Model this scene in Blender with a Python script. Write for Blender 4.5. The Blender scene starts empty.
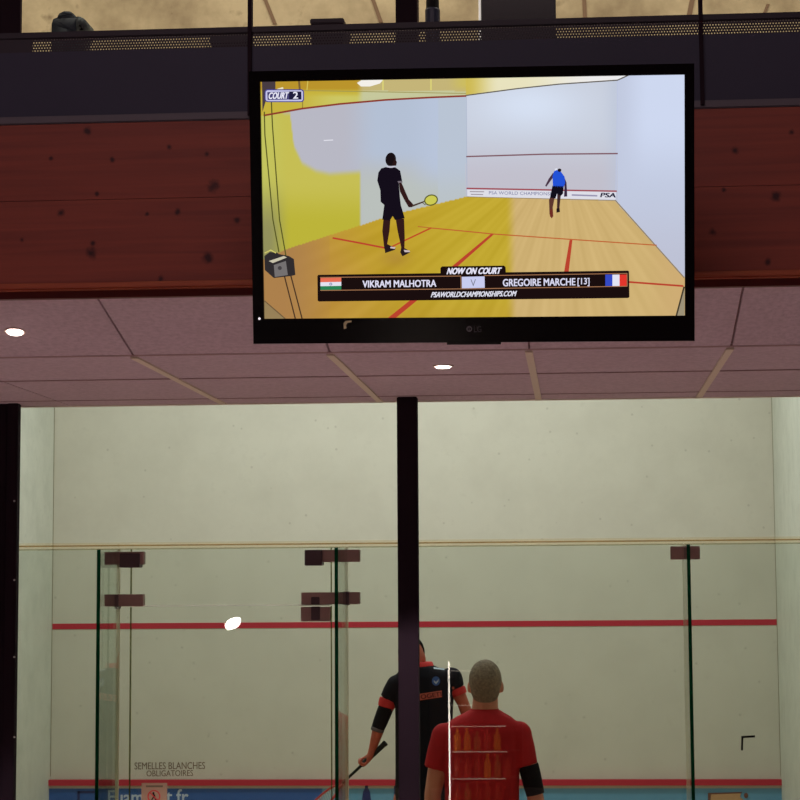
import bpy, bmesh, math, random
import numpy as np
from mathutils import Vector, Matrix
from mathutils.geometry import tessellate_polygon
from mathutils.bvhtree import BVHTree
random.seed(7)
scene = bpy.context.scene
col = scene.collection
PI = math.pi

# ------------------------------------------------------------------ camera
F_PX, YAW, PITCH, ROLL, CX, CY, CZ = 2027.18, .0708, .0991, .0073, 431.0, 386.34, 2.1338
_f = Vector((-math.sin(YAW)*math.cos(PITCH), math.cos(YAW)*math.cos(PITCH), math.sin(PITCH)))
_r = Vector((math.cos(YAW), math.sin(YAW), 0)); _d = _f.cross(_r)
CR = _r*math.cos(ROLL) + _d*math.sin(ROLL)
CD = -_r*math.sin(ROLL) + _d*math.cos(ROLL)
EYE = Vector((0, 0, CZ))
cam = bpy.data.cameras.new('camera'); cam_o = bpy.data.objects.new('camera', cam); col.objects.link(cam_o)
cam.sensor_width = 36; cam.lens = F_PX/800*36; cam.clip_start = .05; cam.clip_end = 200
cam.shift_x = (400-CX)/800; cam.shift_y = (CY-400)/800
m = Matrix.Identity(4)
for i in range(3):
    m[i][0] = CR[i]; m[i][1] = -CD[i]; m[i][2] = -_f[i]; m[i][3] = EYE[i]
cam_o.matrix_world = m
scene.camera = cam_o

def ray(u, v): return CR*((u-CX)/F_PX) + CD*((v-CY)/F_PX) + _f
def at(u, v, Y):            # where the sight line of a photo point meets the depth Y
    d = ray(u, v); return EYE + d*(Y/d.y)
def at_z(u, v, Z):
    d = ray(u, v); return EYE + d*((Z-CZ)/d.z)

# ------------------------------------------------------------------ colours and materials
def lin(c): c /= 255; return c/12.92 if c <= .04045 else ((c+.055)/1.055)**2.4
def S(r, g, b): return (lin(r), lin(g), lin(b), 1)

def mat(name, c, rough=.6, metal=0, spec=.5, var=None, scale=8, bump=0, bscale=200, stretch=None, emit=None, estr=1, detail=4):
    m = bpy.data.materials.new(name); m.use_nodes = True
    nt = m.node_tree; b = nt.nodes['Principled BSDF']
    b.inputs['Base Color'].default_value = c; b.inputs['Roughness'].default_value = rough
    b.inputs['Metallic'].default_value = metal; b.inputs['Specular IOR Level'].default_value = spec
    if emit: b.inputs['Emission Color'].default_value = emit; b.inputs['Emission Strength'].default_value = estr
    tc = nt.nodes.new('ShaderNodeTexCoord')
    def noise(sc, det):
        mp = nt.nodes.new('ShaderNodeMapping'); nt.links.new(tc.outputs['Object'], mp.inputs['Vector'])
        if stretch: mp.inputs['Scale'].default_value = stretch
        n = nt.nodes.new('ShaderNodeTexNoise'); n.inputs['Scale'].default_value = sc; n.inputs['Detail'].default_value = det
        nt.links.new(mp.outputs['Vector'], n.inputs['Vector']); return n
    if var:
        n = noise(scale, detail); r = nt.nodes.new('ShaderNodeValToRGB')
        r.color_ramp.elements[0].position = .35; r.color_ramp.elements[0].color = c
        r.color_ramp.elements[1].position = .68; r.color_ramp.elements[1].color = var
        nt.links.new(n.outputs['Fac'], r.inputs['Fac']); nt.links.new(r.outputs['Color'], b.inputs['Base Color'])
    if bump:
        n = noise(bscale, 2); bp = nt.nodes.new('ShaderNodeBump'); bp.inputs['Strength'].default_value = bump
        bp.inputs['Distance'].default_value = .01
        nt.links.new(n.outputs['Fac'], bp.inputs['Height']); nt.links.new(bp.outputs['Normal'], b.inputs['Normal'])
    return m

def glass_mat(name, tint, refl=1.0, graze=.8):
    m = bpy.data.materials.new(name); m.use_nodes = True; nt = m.node_tree; nt.nodes.clear()
    out = nt.nodes.new('ShaderNodeOutputMaterial'); mix = nt.nodes.new('ShaderNodeMixShader')
    tr = nt.nodes.new('ShaderNodeBsdfTransparent'); tr.inputs['Color'].default_value = tint
    gl = nt.nodes.new('ShaderNodeBsdfGlossy'); gl.inputs['Roughness'].default_value = 0.0
    lw = nt.nodes.new('ShaderNodeLayerWeight'); lw.inputs['Blend'].default_value = .5
    pw = nt.nodes.new('ShaderNodeMath'); pw.operation = 'POWER'; pw.inputs[1].default_value = 5
    ml = nt.nodes.new('ShaderNodeMath'); ml.operation = 'MULTIPLY_ADD'; ml.inputs[1].default_value = graze; ml.inputs[2].default_value = .042*refl
    nt.links.new(lw.outputs['Facing'], pw.inputs[0]); nt.links.new(pw.outputs[0], ml.inputs[0])
    nt.links.new(ml.outputs[0], mix.inputs['Fac'])
    nt.links.new(tr.outputs[0], mix.inputs[1]); nt.links.new(gl.outputs[0], mix.inputs[2])
    nt.links.new(mix.outputs[0], out.inputs['Surface'])
    return m

def wall_mat(name, c, scuff, sc=3.0, amt=.5):
    """painted court plaster with ball scuffs"""
    m = bpy.data.materials.new(name); m.use_nodes = True; nt = m.node_tree; b = nt.nodes['Principled BSDF']
    b.inputs['Roughness'].default_value = .55; b.inputs['Specular IOR Level'].default_value = .25
    tc = nt.nodes.new('ShaderNodeTexCoord')
    n1 = nt.nodes.new('ShaderNodeTexNoise'); n1.inputs['Scale'].default_value = sc; n1.inputs['Detail'].default_value = 6; n1.inputs['Roughness'].default_value = .65
    n2 = nt.nodes.new('ShaderNodeTexNoise'); n2.inputs['Scale'].default_value = 14; n2.inputs['Detail'].default_value = 5
    vo = nt.nodes.new('ShaderNodeTexVoronoi'); vo.inputs['Scale'].default_value = 7; vo.inputs['Randomness'].default_value = 1
    for n in (n1, n2, vo): nt.links.new(tc.outputs['Object'], n.inputs['Vector'])
    r1 = nt.nodes.new('ShaderNodeMapRange'); r1.inputs['From Min'].default_value = .42; r1.inputs['From Max'].default_value = .75; r1.inputs['To Max'].default_value = amt
    r2 = nt.nodes.new('ShaderNodeMapRange'); r2.inputs['From Min'].default_value = .58; r2.inputs['From Max'].default_value = .75; r2.inputs['To Max'].default_value = amt*.7
    r3 = nt.nodes.new('ShaderNodeMapRange'); r3.inputs['From Min'].default_value = .10; r3.inputs['From Max'].default_value = .05; r3.inputs['To Max'].default_value = .5
    nt.links.new(n1.outputs['Fac'], r1.inputs['Value']); nt.links.new(n2.outputs['Fac'], r2.inputs['Value']); nt.links.new(vo.outputs['Distance'], r3.inputs['Value'])
    a1 = nt.nodes.new('ShaderNodeMath'); a1.operation = 'MAXIMUM'; nt.links.new(r1.outputs[0], a1.inputs[0]); nt.links.new(r2.outputs[0], a1.inputs[1])
    a2 = nt.nodes.new('ShaderNodeMath'); a2.operation = 'MAXIMUM'; nt.links.new(a1.outputs[0], a2.inputs[0]); nt.links.new(r3.outputs[0], a2.inputs[1])
    mx = nt.nodes.new('ShaderNodeMix'); mx.data_type = 'RGBA'
    mx.inputs[6].default_value = c; mx.inputs[7].default_value = scuff
    nt.links.new(a2.outputs[0], mx.inputs[0]); nt.links.new(mx.outputs[2], b.inputs['Base Color'])
    return m

KNOTS = [(87, 131, 3.6), (169, 147, 2.4), (112, 160, 2.4), (207, 154, 2.2), (213, 186, 5.6), (97, 194, 2.2), (61, 213, 3.6), (147, 214, 2.2), (178, 212, 3), (237, 220, 3), (91, 253, 5), (93, 243, 2.6), (208, 258, 5), (161, 279, 3), (51, 158, 2), (22, 240, 2), (735, 150, 3), (776, 196, 4.5), (712, 232, 3), (768, 262, 3), (792, 132, 2.5), (724, 190, 2)]
def pine_mat(name):
    """dark stained pine: long grain along X and scattered knots"""
    m = bpy.data.materials.new(name); m.use_nodes = True; nt = m.node_tree; b = nt.nodes['Principled BSDF']
    b.inputs['Roughness'].default_value = .5; b.inputs['Specular IOR Level'].default_value = .3
    tc = nt.nodes.new('ShaderNodeTexCoord')
    mp = nt.nodes.new('ShaderNodeMapping'); mp.inputs['Scale'].default_value = (.8, 20, 20)
    nt.links.new(tc.outputs['Object'], mp.inputs['Vector'])
    g = nt.nodes.new('ShaderNodeTexNoise'); g.inputs['Scale'].default_value = 2; g.inputs['Detail'].default_value = 6; g.inputs['Distortion'].default_value = .6
    nt.links.new(mp.outputs['Vector'], g.inputs['Vector'])
    rp = nt.nodes.new('ShaderNodeValToRGB'); e = rp.color_ramp.elements
    e[0].position = .3; e[0].color = S(124, 58, 50); e[1].position = .72; e[1].color = S(148, 70, 56)
    nt.links.new(g.outputs['Fac'], rp.inputs['Fac'])
    sep = nt.nodes.new('ShaderNodeSeparateXYZ'); cmb = nt.nodes.new('ShaderNodeCombineXYZ')
    wob = nt.nodes.new('ShaderNodeTexNoise'); wob.inputs['Scale'].default_value = 60
    nt.links.new(tc.outputs['Object'], wob.inputs['Vector'])
    nt.links.new(tc.outputs['Object'], sep.inputs[0]); nt.links.new(sep.outputs['X'], cmb.inputs['X']); nt.links.new(sep.outputs['Z'], cmb.inputs['Z'])
    prev = None
    for (u, v, r) in KNOTS:
        c = at(u, v, 5.762); r *= 5.762/F_PX
        d = nt.nodes.new('ShaderNodeVectorMath'); d.operation = 'DISTANCE'; d.inputs[1].default_value = (c.x, 0, c.z)
        nt.links.new(cmb.outputs[0], d.inputs[0])
        ad = nt.nodes.new('ShaderNodeMath'); ad.operation = 'MULTIPLY_ADD'; ad.inputs[1].default_value = r*1.6; nt.links.new(wob.outputs['Fac'], ad.inputs[0]); nt.links.new(d.outputs['Value'], ad.inputs[2])
        mr = nt.nodes.new('ShaderNodeMapRange'); mr.inputs['From Min'].default_value = r*2.3; mr.inputs['From Max'].default_value = r*1.2; mr.inputs['To Max'].default_value = .9
        nt.links.new(ad.outputs[0], mr.inputs['Value'])
        if prev is None: prev = mr.outputs[0]
        else:
            mxm = nt.nodes.new('ShaderNodeMath'); mxm.operation = 'MAXIMUM'; nt.links.new(prev, mxm.inputs[0]); nt.links.new(mr.outputs[0], mxm.inputs[1]); prev = mxm.outputs[0]
    mx = nt.nodes.new('ShaderNodeMix'); mx.data_type = 'RGBA'; mx.inputs[7].default_value = S(46, 18, 26)
    nt.links.new(prev, mx.inputs[0]); nt.links.new(rp.outputs['Color'], mx.inputs[6]); nt.links.new(mx.outputs[2], b.inputs['Base Color'])
    return m

M = {}
M['court_wall'] = wall_mat('court front plaster', S(208, 206, 190), S(166, 162, 146), 2.5, .2)
M['court_side'] = wall_mat('court side plaster', S(206, 210, 196), S(172, 178, 164), 4, .5)
M['red_paint'] = mat('red line paint', S(186, 42, 60), .5)
M['white_paint'] = mat('white line paint', S(206, 200, 190), .5)
M['court_floor'] = mat('court floorboards', S(172, 138, 104), .35, var=S(192, 156, 120), scale=3, stretch=(12, .6, 1))
M['blue_print'] = mat('dark blue print', S(44, 92, 160), .4)
M['light_blue_print'] = mat('light blue print', S(98, 158, 190), .4)
M['navy_print'] = mat('navy print', S(26, 44, 100), .4)
M['white_print'] = mat('white print', S(190, 205, 222), .4)
M['tan_print'] = mat('tan print', S(190, 150, 105), .5)
M['brown_print'] = mat('brown print', S(110, 70, 50), .5)
M['black_steel'] = mat('black painted steel', S(38, 26, 34), .8, spec=.08)
M['screw'] = mat('bright screw', S(220, 215, 215), .3, metal=.6)
M['tile'] = mat('mineral ceiling tile', S(216, 194, 204), .9, spec=.1, var=S(200, 178, 188), scale=60, bump=.35, bscale=90)
M['groove'] = mat('dark tile joint', S(150, 116, 118), .9)
M['joint'] = mat('painted joint shade', S(172, 142, 144), .9)  # dark colour stands in for the shadow in the tile gaps
M['strip'] = mat('beige joint cover strip', S(234, 220, 200), .7)
M['pine'] = pine_mat('dark stained pine')
M['pine_edge'] = mat('lighter pine edge', S(172, 84, 50), .45, var=S(150, 62, 42), scale=6, stretch=(.6, 8, 8))
M['pine_shade'] = mat('shaded pine recess', S(96, 32, 34), .6)  # darker red carries the shadow gap under the beam
M['parapet'] = mat('plum grey painted metal', S(54, 50, 70), .55, spec=.3, var=S(50, 46, 66), scale=2)
M['flange'] = mat('lighter grey flange', S(88, 78, 88), .5)  # lighter than the panel, standing in for light from above
M['parapet_dark'] = mat('dark painted rail', S(46, 36, 46), .5, spec=.3)
M['mezz_wall'] = wall_mat('mezzanine beige wall', S(200, 184, 146), S(112, 92, 66), 2.0, 1.0)
M['dark_plastic'] = mat('black plastic', S(14, 11, 14), .32, spec=.4)
M['bezel'] = mat('gloss black bezel', S(8, 6, 9), .16, spec=.35)
M['logo_grey'] = mat('grey maker mark', S(104, 98, 104), .5)
M['led'] = mat('standby light', S(230, 230, 230), emit=S(240, 235, 240), estr=1)
M['lamp'] = mat('downlight lens', S(255, 240, 220), emit=(1, .86, .74, 1), estr=14)
M['lamp_rim'] = mat('downlight rim', S(205, 180, 175), .4)
def translucent(name, c, k=.6, tint=(.9, .88, .8, 1)):
    m = bpy.data.materials.new(name); m.use_nodes = True; nt = m.node_tree; nt.nodes.clear()
    out = nt.nodes.new('ShaderNodeOutputMaterial'); mix = nt.nodes.new('ShaderNodeMixShader'); mix.inputs['Fac'].default_value = k
    a = nt.nodes.new('ShaderNodeBsdfTransparent'); a.inputs['Color'].default_value = tint
    b = nt.nodes.new('ShaderNodeBsdfTranslucent'); b.inputs['Color'].default_value = c
    nt.links.new(a.outputs[0], mix.inputs[1]); nt.links.new(b.outputs[0], mix.inputs[2]); nt.links.new(mix.outputs[0], out.inputs['Surface'])
    return m
M['glass'] = glass_mat('clear glass', (.95, .97, .95, 1))
M['fin_glass'] = glass_mat('fin glass', (.90, .955, .92, 1), 1.0, .7)
M['glass_edge'] = translucent('dark green glass edge', S(44, 116, 92), .4, (.10, .24, .18, 1))
M['seal'] = translucent('grey green joint', S(150, 150, 110), .2, (.55, .56, .42, 1))
M['top_edge'] = translucent('pale polished glass edge', S(255, 240, 215), .10, (1, .965, .90, 1))
M['reflection'] = translucent('brown edge reflection', S(150, 115, 70), .2, (.86, .76, .60, 1))  # brown line stands in for reflections inside the glass edge
M['lower_reflection'] = translucent('thin edge reflection', S(150, 150, 120), .1, (.86, .84, .74, 1))  # thin darker line painted for the same edge reflections
M['painted_refraction'] = translucent('joint with painted refraction', S(226, 218, 200), .8, (.9, .88, .78, 1))  # pale tone painted in for light refracted at the pane joints
M['bright_edge'] = translucent('bright polished edge', S(255, 255, 250), .9, (1, 1, .97, 1))
M['fitting'] = mat('brown patch fitting', S(165, 132, 124), .5, metal=.0)
M['fitting_dark'] = mat('dark patch fitting', S(84, 64, 70), .5, metal=.0)
M['ink'] = mat('brown lettering', S(104, 88, 64), .6)
M['sticker'] = mat('beige sticker', S(160, 128, 102), .6)
M['sticker_red'] = mat('sticker red', S(190, 44, 44), .5)
M['black'] = mat('matt black', S(18, 14, 16), .7, spec=.2)
M['skin_a'] = mat('skin pale', S(224, 150, 122), .5, var=S(216, 138, 110), scale=14)
M['skin_b'] = mat('skin tan', S(208, 108, 82), .5, var=S(200, 98, 72), scale=14)
M['hair_grey'] = mat('short grey hair', S(160, 142, 120), .8, var=S(126, 110, 92), scale=70, bump=.6, bscale=160, detail=6)
M['hair_dark'] = mat('short dark hair', S(22, 16, 14), .9, spec=.1, bump=.5, bscale=160)
M['shirt_red'] = mat('red sports shirt', S(198, 40, 46), .85, spec=.2, var=S(182, 34, 40), scale=6, bump=.25, bscale=9)
M['shirt_black'] = mat('black sports shirt', S(20, 20, 30), .85, spec=.2, bump=.3, bscale=9)
M['collar_red'] = mat('red orange trim', S(222, 52, 52), .8)
M['shorts'] = mat('dark shorts', S(24, 24, 30), .85)
M['elbow'] = mat('black elbow support', S(16, 16, 22), .8, spec=.2)
M['elbow_grey'] = mat('grey band', S(110, 100, 102), .8)
M['shoe'] = mat('white court shoe', S(210, 210, 210), .6)
M['sole'] = mat('gum sole', S(150, 110, 70), .7)
M['badge'] = mat('blue badge', S(52, 92, 164), .6)
M['logo_pink'] = mat('salmon chest panel', S(216, 108, 88), .7)
M['logo_ink'] = mat('dark red lettering', S(96, 24, 28), .7)
M['eye'] = mat('eye white', S(225, 220, 210), .3)
M['grip'] = mat('dark grip tape', S(26, 34, 32), .8)
M['racket_frame'] = mat('red racket frame', S(214, 66, 66), .35)
M['string'] = mat('racket string', S(220, 220, 200), .4)
M['lounge_floor'] = mat('lounge floor', S(205, 184, 180), .7, var=S(196, 174, 170), scale=3)
M['lounge_wall'] = mat('lounge wall', S(92, 70, 66), .85)
M['lounge_ceiling'] = mat('lounge ceiling', S(120, 104, 104), .9)
M['bag'] = mat('dark teal bag', S(36, 48, 56), .7, var=S(22, 28, 38), scale=10)
M['bag_light'] = mat('grey green pocket', S(76, 86, 82), .7, var=S(34, 42, 44), scale=40)
M['navy_can'] = mat('dark navy canister', S(36, 38, 62), .45)
M['white_pole'] = mat('glowing white upright', S(250, 245, 235), .5, emit=S(250, 245, 235), estr=.45)  # emission added to brighten the upright
M['streak'] = mat('brown streak', S(128, 102, 76), .8)
M['bottle_amber'] = mat('amber glass bottle', S(200, 120, 30), .15, emit=S(210, 130, 40), estr=.8)  # glow added to all the bottles, standing in for shelf light on them
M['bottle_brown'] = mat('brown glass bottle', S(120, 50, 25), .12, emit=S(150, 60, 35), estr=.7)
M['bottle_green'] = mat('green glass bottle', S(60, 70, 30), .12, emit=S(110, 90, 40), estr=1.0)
M['shelf_glass'] = mat('lit shelf edge', S(240, 230, 215), emit=S(255, 235, 215), estr=1.7)
M['led_strip'] = mat('led strip', S(255, 245, 235), emit=S(255, 240, 225), estr=13)
M['cabinet'] = mat('dark bar cabinet', S(46, 26, 24), .5)
M['wall_lamp'] = mat('wall lamp lens', S(255, 250, 245), emit=S(255, 248, 240), estr=60)

# ------------------------------------------------------------------ mesh helpers
def me_obj(name, me, material=None, parent=None):
    o = bpy.data.objects.new(name, me); col.objects.link(o)
    if material is not None: me.materials.append(material)
    if parent is not None:
        o.parent = parent
        o.matrix_parent_inverse = Matrix.Translation(parent.location).inverted() if parent.rotation_euler.to_matrix().is_identity else parent.matrix_basis.inverted()
    return o
def thing(name, label, cat, loc, group=None):
    o = bpy.data.objects.new(name, None); o.empty_display_size = .1; col.objects.link(o)
    o.location = loc; return tag(o, label, cat, group)
def tag(o, label, cat, group=None):
    o['label'] = label; o['category'] = cat
    if group: o['group'] = group
    return o
def struct(o): o['kind'] = 'structure'; return o

class MB:
    def __init__(s): s.bm = bmesh.new()
    def hexa(s, p):         # 8 points: 4 back, 4 front in the same order
        v = [s.bm.verts.new(q) for q in p]
        for f in ((3, 2, 1, 0), (4, 5, 6, 7), (0, 1, 5, 4), (1, 2, 6, 5), (2, 3, 7, 6), (3, 0, 4, 7)): s.bm.faces.new([v[i] for i in f])
        return s
    def box(s, x0, x1, y0, y1, z0, z1):
        return s.hexa([(x0, y1, z0), (x1, y1, z0), (x1, y1, z1), (x0, y1, z1), (x0, y0, z0), (x1, y0, z0), (x1, y0, z1), (x0, y0, z1)])
    def prism(s, pts, y0, y1):           # outline in x,z extruded in y
        a = [s.bm.verts.new((x, y0, z)) for x, z in pts]; b = [s.bm.verts.new((x, y1, z)) for x, z in pts]; n = len(pts)
        for t in tessellate_polygon([[Vector((x, z, 0)) for x, z in pts]]):
            s.bm.faces.new([a[i] for i in t]); s.bm.faces.new([b[i] for i in reversed(t)])
        for i in range(n): s.bm.faces.new((a[i], a[(i+1) % n], b[(i+1) % n], b[i]))
        return s
    def tube(s, pts, rad, n=12, cap=True):   # rad: number, list, or list of (ra, rb)
        pts = [Vector(p) for p in pts]; k = len(pts)
        if not isinstance(rad, (list, tuple)): rad = [rad]*k
        rings = []; prev = None
        for i, p in enumerate(pts):
            t = (pts[min(i+1, k-1)] - pts[max(i-1, 0)]).normalized()
            if prev is None:
                ref = Vector((1, 0, 0)) if abs(t.x) < .8 else Vector((0, 1, 0))
                a = (ref - t*ref.dot(t)).normalized()
            else: a = (prev - t*prev.dot(t)).normalized()
            prev = a; b = t.cross(a); r = rad[i]; ra, rb = r if isinstance(r, (tuple, list)) else (r, r)
            rings.append([s.bm.verts.new(p + a*ra*math.cos(2*PI*j/n) + b*rb*math.sin(2*PI*j/n)) for j in range(n)])
        for i in range(k-1):
            for j in range(n): s.bm.faces.new((rings[i][j], rings[i][(j+1) % n], rings[i+1][(j+1) % n], rings[i+1][j]))
        if cap: s.bm.faces.new(rings[0][::-1]); s.bm.faces.new(rings[-1])
        return s
    def capsule(s, p0, p1, r0, r1, n=14):
        p0, p1 = Vector(p0), Vector(p1); d = (p1-p0).normalized(); L = (p1-p0).length
        pts, rr = [], []
        for k in range(5):
            a = PI/2*(1-k/5); pts.append(p0 - d*r0*math.sin(a)); rr.append(max(r0*math.cos(a), .0015))
        pts.append(p0); rr.append(r0); pts.append(p1); rr.append(r1)
        for k in range(1, 6):
            a = PI/2*k/5; pts.append(p1 + d*r1*math.sin(a)); rr.append(max(r1*math.cos(a), .0015))
        return s.tube(pts, rr, n)
    def ellipsoid(s, c, rx, ry, rz, nu=20, nv=12, rot=None):
        r = bmesh.ops.create_uvsphere(s.bm, u_segments=nu, v_segments=nv, radius=1)
        mm = Matrix.Translation(Vector(c)) @ (rot.to_4x4() if rot else Matrix.Identity(4)) @ Matrix.Diagonal((rx, ry, rz, 1))
        bmesh.ops.transform(s.bm, matrix=mm, verts=r['verts']); return s
    def rings(s, lst, n=24):      # stack of (cx, cy, z, rx, ry)
        R = [[s.bm.verts.new((cx+rx*math.cos(2*PI*j/n), cy+ry*math.sin(2*PI*j/n), z)) for j in range(n)] for cx, cy, z, rx, ry in lst]
        for i in range(len(R)-1):
            for j in range(n): s.bm.faces.new((R[i][j], R[i][(j+1) % n], R[i+1][(j+1) % n], R[i+1][j]))
        s.bm.faces.new(R[0][::-1]); s.bm.faces.new(R[-1]); return s
    def lathe(s, c, prof, n=20): return s.rings([(c[0], c[1], c[2]+z, r, r) for r, z in prof], n)
    def build(s, name, material, parent=None, bevel=0, smooth=False):
        bmesh.ops.recalc_face_normals(s.bm, faces=s.bm.faces)
        if bevel: bmesh.ops.bevel(s.bm, geom=list(s.bm.edges), offset=bevel, segments=2, affect='EDGES', clamp_overlap=True)
        me = bpy.data.meshes.new(name); s.bm.to_mesh(me); s.bm.free()
        if smooth:
            for p in me.polygons: p.use_smooth = True
        return me_obj(name, me, material, parent)
    def remesh(s, name, material, parent=None, voxel=.012, smooth=4):
        bmesh.ops.recalc_face_normals(s.bm, faces=s.bm.faces)
        me = bpy.data.meshes.new(name+'_src'); s.bm.to_mesh(me); s.bm.free()
        t = bpy.data.objects.new('tmp', me); col.objects.link(t)
        r = t.modifiers.new('r', 'REMESH'); r.mode = 'VOXEL'; r.voxel_size = voxel
        k = t.modifiers.new('s', 'SMOOTH'); k.factor = .5; k.iterations = smooth
        dg = bpy.context.evaluated_depsgraph_get(); dg.update()
        out = bpy.data.meshes.new_from_object(t.evaluated_get(dg)); out.name = name
        bpy.data.objects.remove(t); bpy.data.meshes.remove(me)
        for p in out.polygons: p.use_smooth = True
        return me_obj(name, out, material, parent)

_tc = {}
def text_geo(body, bold=0.0):
    """outline text as (verts, faces), unit size, origin at the left of the base line"""
    key = (body, bold)
    if key in _tc: return _tc[key]
    cu = bpy.data.curves.new('t', 'FONT'); cu.body = body; cu.size = 1; cu.resolution_u = 3
    o = bpy.data.objects.new('t', cu); col.objects.link(o)
    dg = bpy.context.evaluated_depsgraph_get(); dg.update()
    me = bpy.data.meshes.new_from_object(o.evaluated_get(dg))
    vs = [(v.co.x, v.co.y) for v in me.vertices]; fs = [tuple(p.vertices) for p in me.polygons]
    bpy.data.objects.remove(o); bpy.data.curves.remove(cu); bpy.data.meshes.remove(me)
    x0 = min(v[0] for v in vs); x1 = max(v[0] for v in vs); y0 = min(v[1] for v in vs); y1 = max(v[1] for v in vs)
    vs = [((x-x0)/(x1-x0), (y-y0)/(y1-y0)) for x, y in vs]      # normalised to its own box
    n = len(vs); base_v, base_f = list(vs), list(fs)
    if bold:                                   # heavier strokes: the outline again, nudged sideways and up
        k = bold*1.6/max(len(body)*.62, 1)
        for dx, dy in ((k, 0), (0, bold*.9), (k, bold*.9)):
            o_ = len(vs); vs = vs+[(x+dx, y+dy) for x, y in base_v]; fs = fs+[tuple(i+o_ for i in f) for f in base_f]
    _tc[key] = (vs, fs); return vs, fs
def text_obj(name, body, tl, tr, bl, material, parent, bold=0.0, shear=0.0, proj=None):
    """text fitted in the parallelogram with the given corners"""
    tl, tr, bl = Vector(tl), Vector(tr), Vector(bl); vs, fs = text_geo(body, bold)
    co = [bl + (tr-tl)*(x+shear*(y-.5)) + (tl-bl)*y for x, y in vs]
    if proj: co = [proj(c) for c in co]
    q = len(vs)//4 if bold else len(vs)
    co = [c - Vector((0, .0004*(i//q), 0)) for i, c in enumerate(co)]
    me = bpy.data.meshes.new(name); me.from_pydata([tuple(c) for c in co], [], fs); me.update()
    return me_obj(name, me, material, parent)

# ------------------------------------------------------------------ main dimensions (metres; court floor z = 0)
DF = 17.889; YG = DF-9.75           # front wall of the court, plane of the glass
XL, XR = -4.6695, 1.7305            # court side walls
SOFF, YE, YK = 2.876, 8.039, 6.344  # soffit height, its far edge and its kink
YB, ZB0, ZBT, ZPT = 5.762, 2.986, 3.499, 3.776
FLOOR_L = .15                       # lounge floor
GT = 2.318                          # top of the glass

# ------------------------------------------------------------------ the court
w = struct(MB().box(XL-.2, XR+.2, DF, DF+.2, -.1, 5.7).build('wall_front', M['court_wall']))
struct(MB().box(XL-.2, XL, YG-.02, DF, -.1, 5.7).build('wall_left', M['court_side']))
struct(MB().box(XR, XR+.2, YG-.02, DF, -.1, 5.7).build('wall_right', M['court_side']))
struct(MB().box(XL-.2, XR+.2, YG-.02, DF+.2, 5.7, 5.9).build('ceiling_court', M['court_side']))
struct(MB().box(XL-.2, XR+.2, YG-.1, DF, -.12, 0).build('floor', M['court_floor']))
MB().box(XL, XR, DF-.004, DF+.01, 1.791, 1.841).build('service_line', M['red_paint'], w)
MB().box(XL, XR, DF-.004, DF+.01, 4.57, 4.62).build('out_line', M['red_paint'], w)
# dark caulk in the two front corners
CK = mat('corner caulk', S(150, 146, 122), .8)
MB().box(XL, XL+.006, DF-.006, DF, .5, 5.7).build('corner_joint', CK, w)
MB().box(XR-.005, XR, DF-.005, DF, .5, 5.7).build('corner_joint', CK, w)

YT = DF-.03
tin = thing('tin_board', 'long blue printed board with red top strip along the foot of the front wall', 'tin board', ((XL+XR)/2, YT, 0))
zt = lambda u, v: at(u, v, YT).z
MB().box(XL, XR, YT, DF-.009, 0, .398).build('backing_board', M['light_blue_print'], tin)
MB().box(XL, XR, YT-.03, DF-.009, .424, .474).build('red_strip', M['red_paint'], tin)
MB().box(XL, XR, YT-.004, DF-.009, .398, .424).build('white_strip', M['white_paint'], tin)
xb = at(322, 795, YT).x
ban = MB().box(XL, xb, YT-.004, YT+.001, .0, .398).build('dark_blue_panel', M['blue_print'], tin)
ban['label'] = 'dark blue left panel with white lettering'
yt = YT-.0055
def tintext(body, u0, u1, v0, v1, mt, bold=.03, yy=yt):
    return text_obj('lettering', body, at(u0, v0, yy), at(u1, v0, yy), at(u0, v1, yy), mt, tin, bold)
tintext('Fuam', 108, 142.5, 790.5, 804, M['white_print'])
tintext('t.fr', 166, 188, 789.5, 804, M['white_print'])
def frame(u0, v0, u1, v1, t, mt, nm):
    b = MB()
    for a in ((u0, v0, u1, v0+t), (u0, v1-t, u1, v1), (u0, v0, u0+t, v1), (u1-t, v0, u1, v1)):
        p, q = at(a[0], a[1], yt), at(a[2], a[3], yt); b.box(p.x, q.x, yt-.001, yt+.002, q.z, p.z)
    return b.build(nm, mt, tin)
frame(77.5, 791, 98, 812, 2.2, M['navy_print'], 'square_mark')
b = MB()
b.ellipsoid(at(366.5, 787, yt), .014, .002, .018)
p = [at(*q, yt) for q in ((362, 800), (363, 792), (365, 788), (368, 788), (370, 792), (371, 800), (371, 806), (362, 806))]
b.prism([(q.x, q.z) for q in p], yt-.001, yt+.002)
b.build('printed_figure', M['navy_print'], tin); b = MB()
p = [at(*q, yt) for q in ((394, 806), (394, 786), (396, 786), (396.5, 791), (399, 788), (401, 790), (398, 794), (402, 806))]
b.prism([(q.x, q.z) for q in p], yt-.001, yt+.002)
b.build('printed_letter', M['navy_print'], tin)
p = [at(*q, yt) for q in ((709, 793.5), (741, 792.5), (740, 797), (744, 800), (742, 806), (709, 806))]
MB().prism([(q.x, q.z) for q in p], yt-.001, yt+.002).build('printed_plank', M['tan_print'], tin)
b = MB()
p = [at(*q, yt) for q in ((708, 793), (742, 792), (742, 793.2), (711, 794.4), (710, 806), (708, 806))]
b.prism([(q.x, q.z) for q in p], yt-.0015, yt+.002); b.ellipsoid(at(746, 795.5, yt), .018, .002, .022)
b.build('printed_outline', M['brown_print'], tin)

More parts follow.
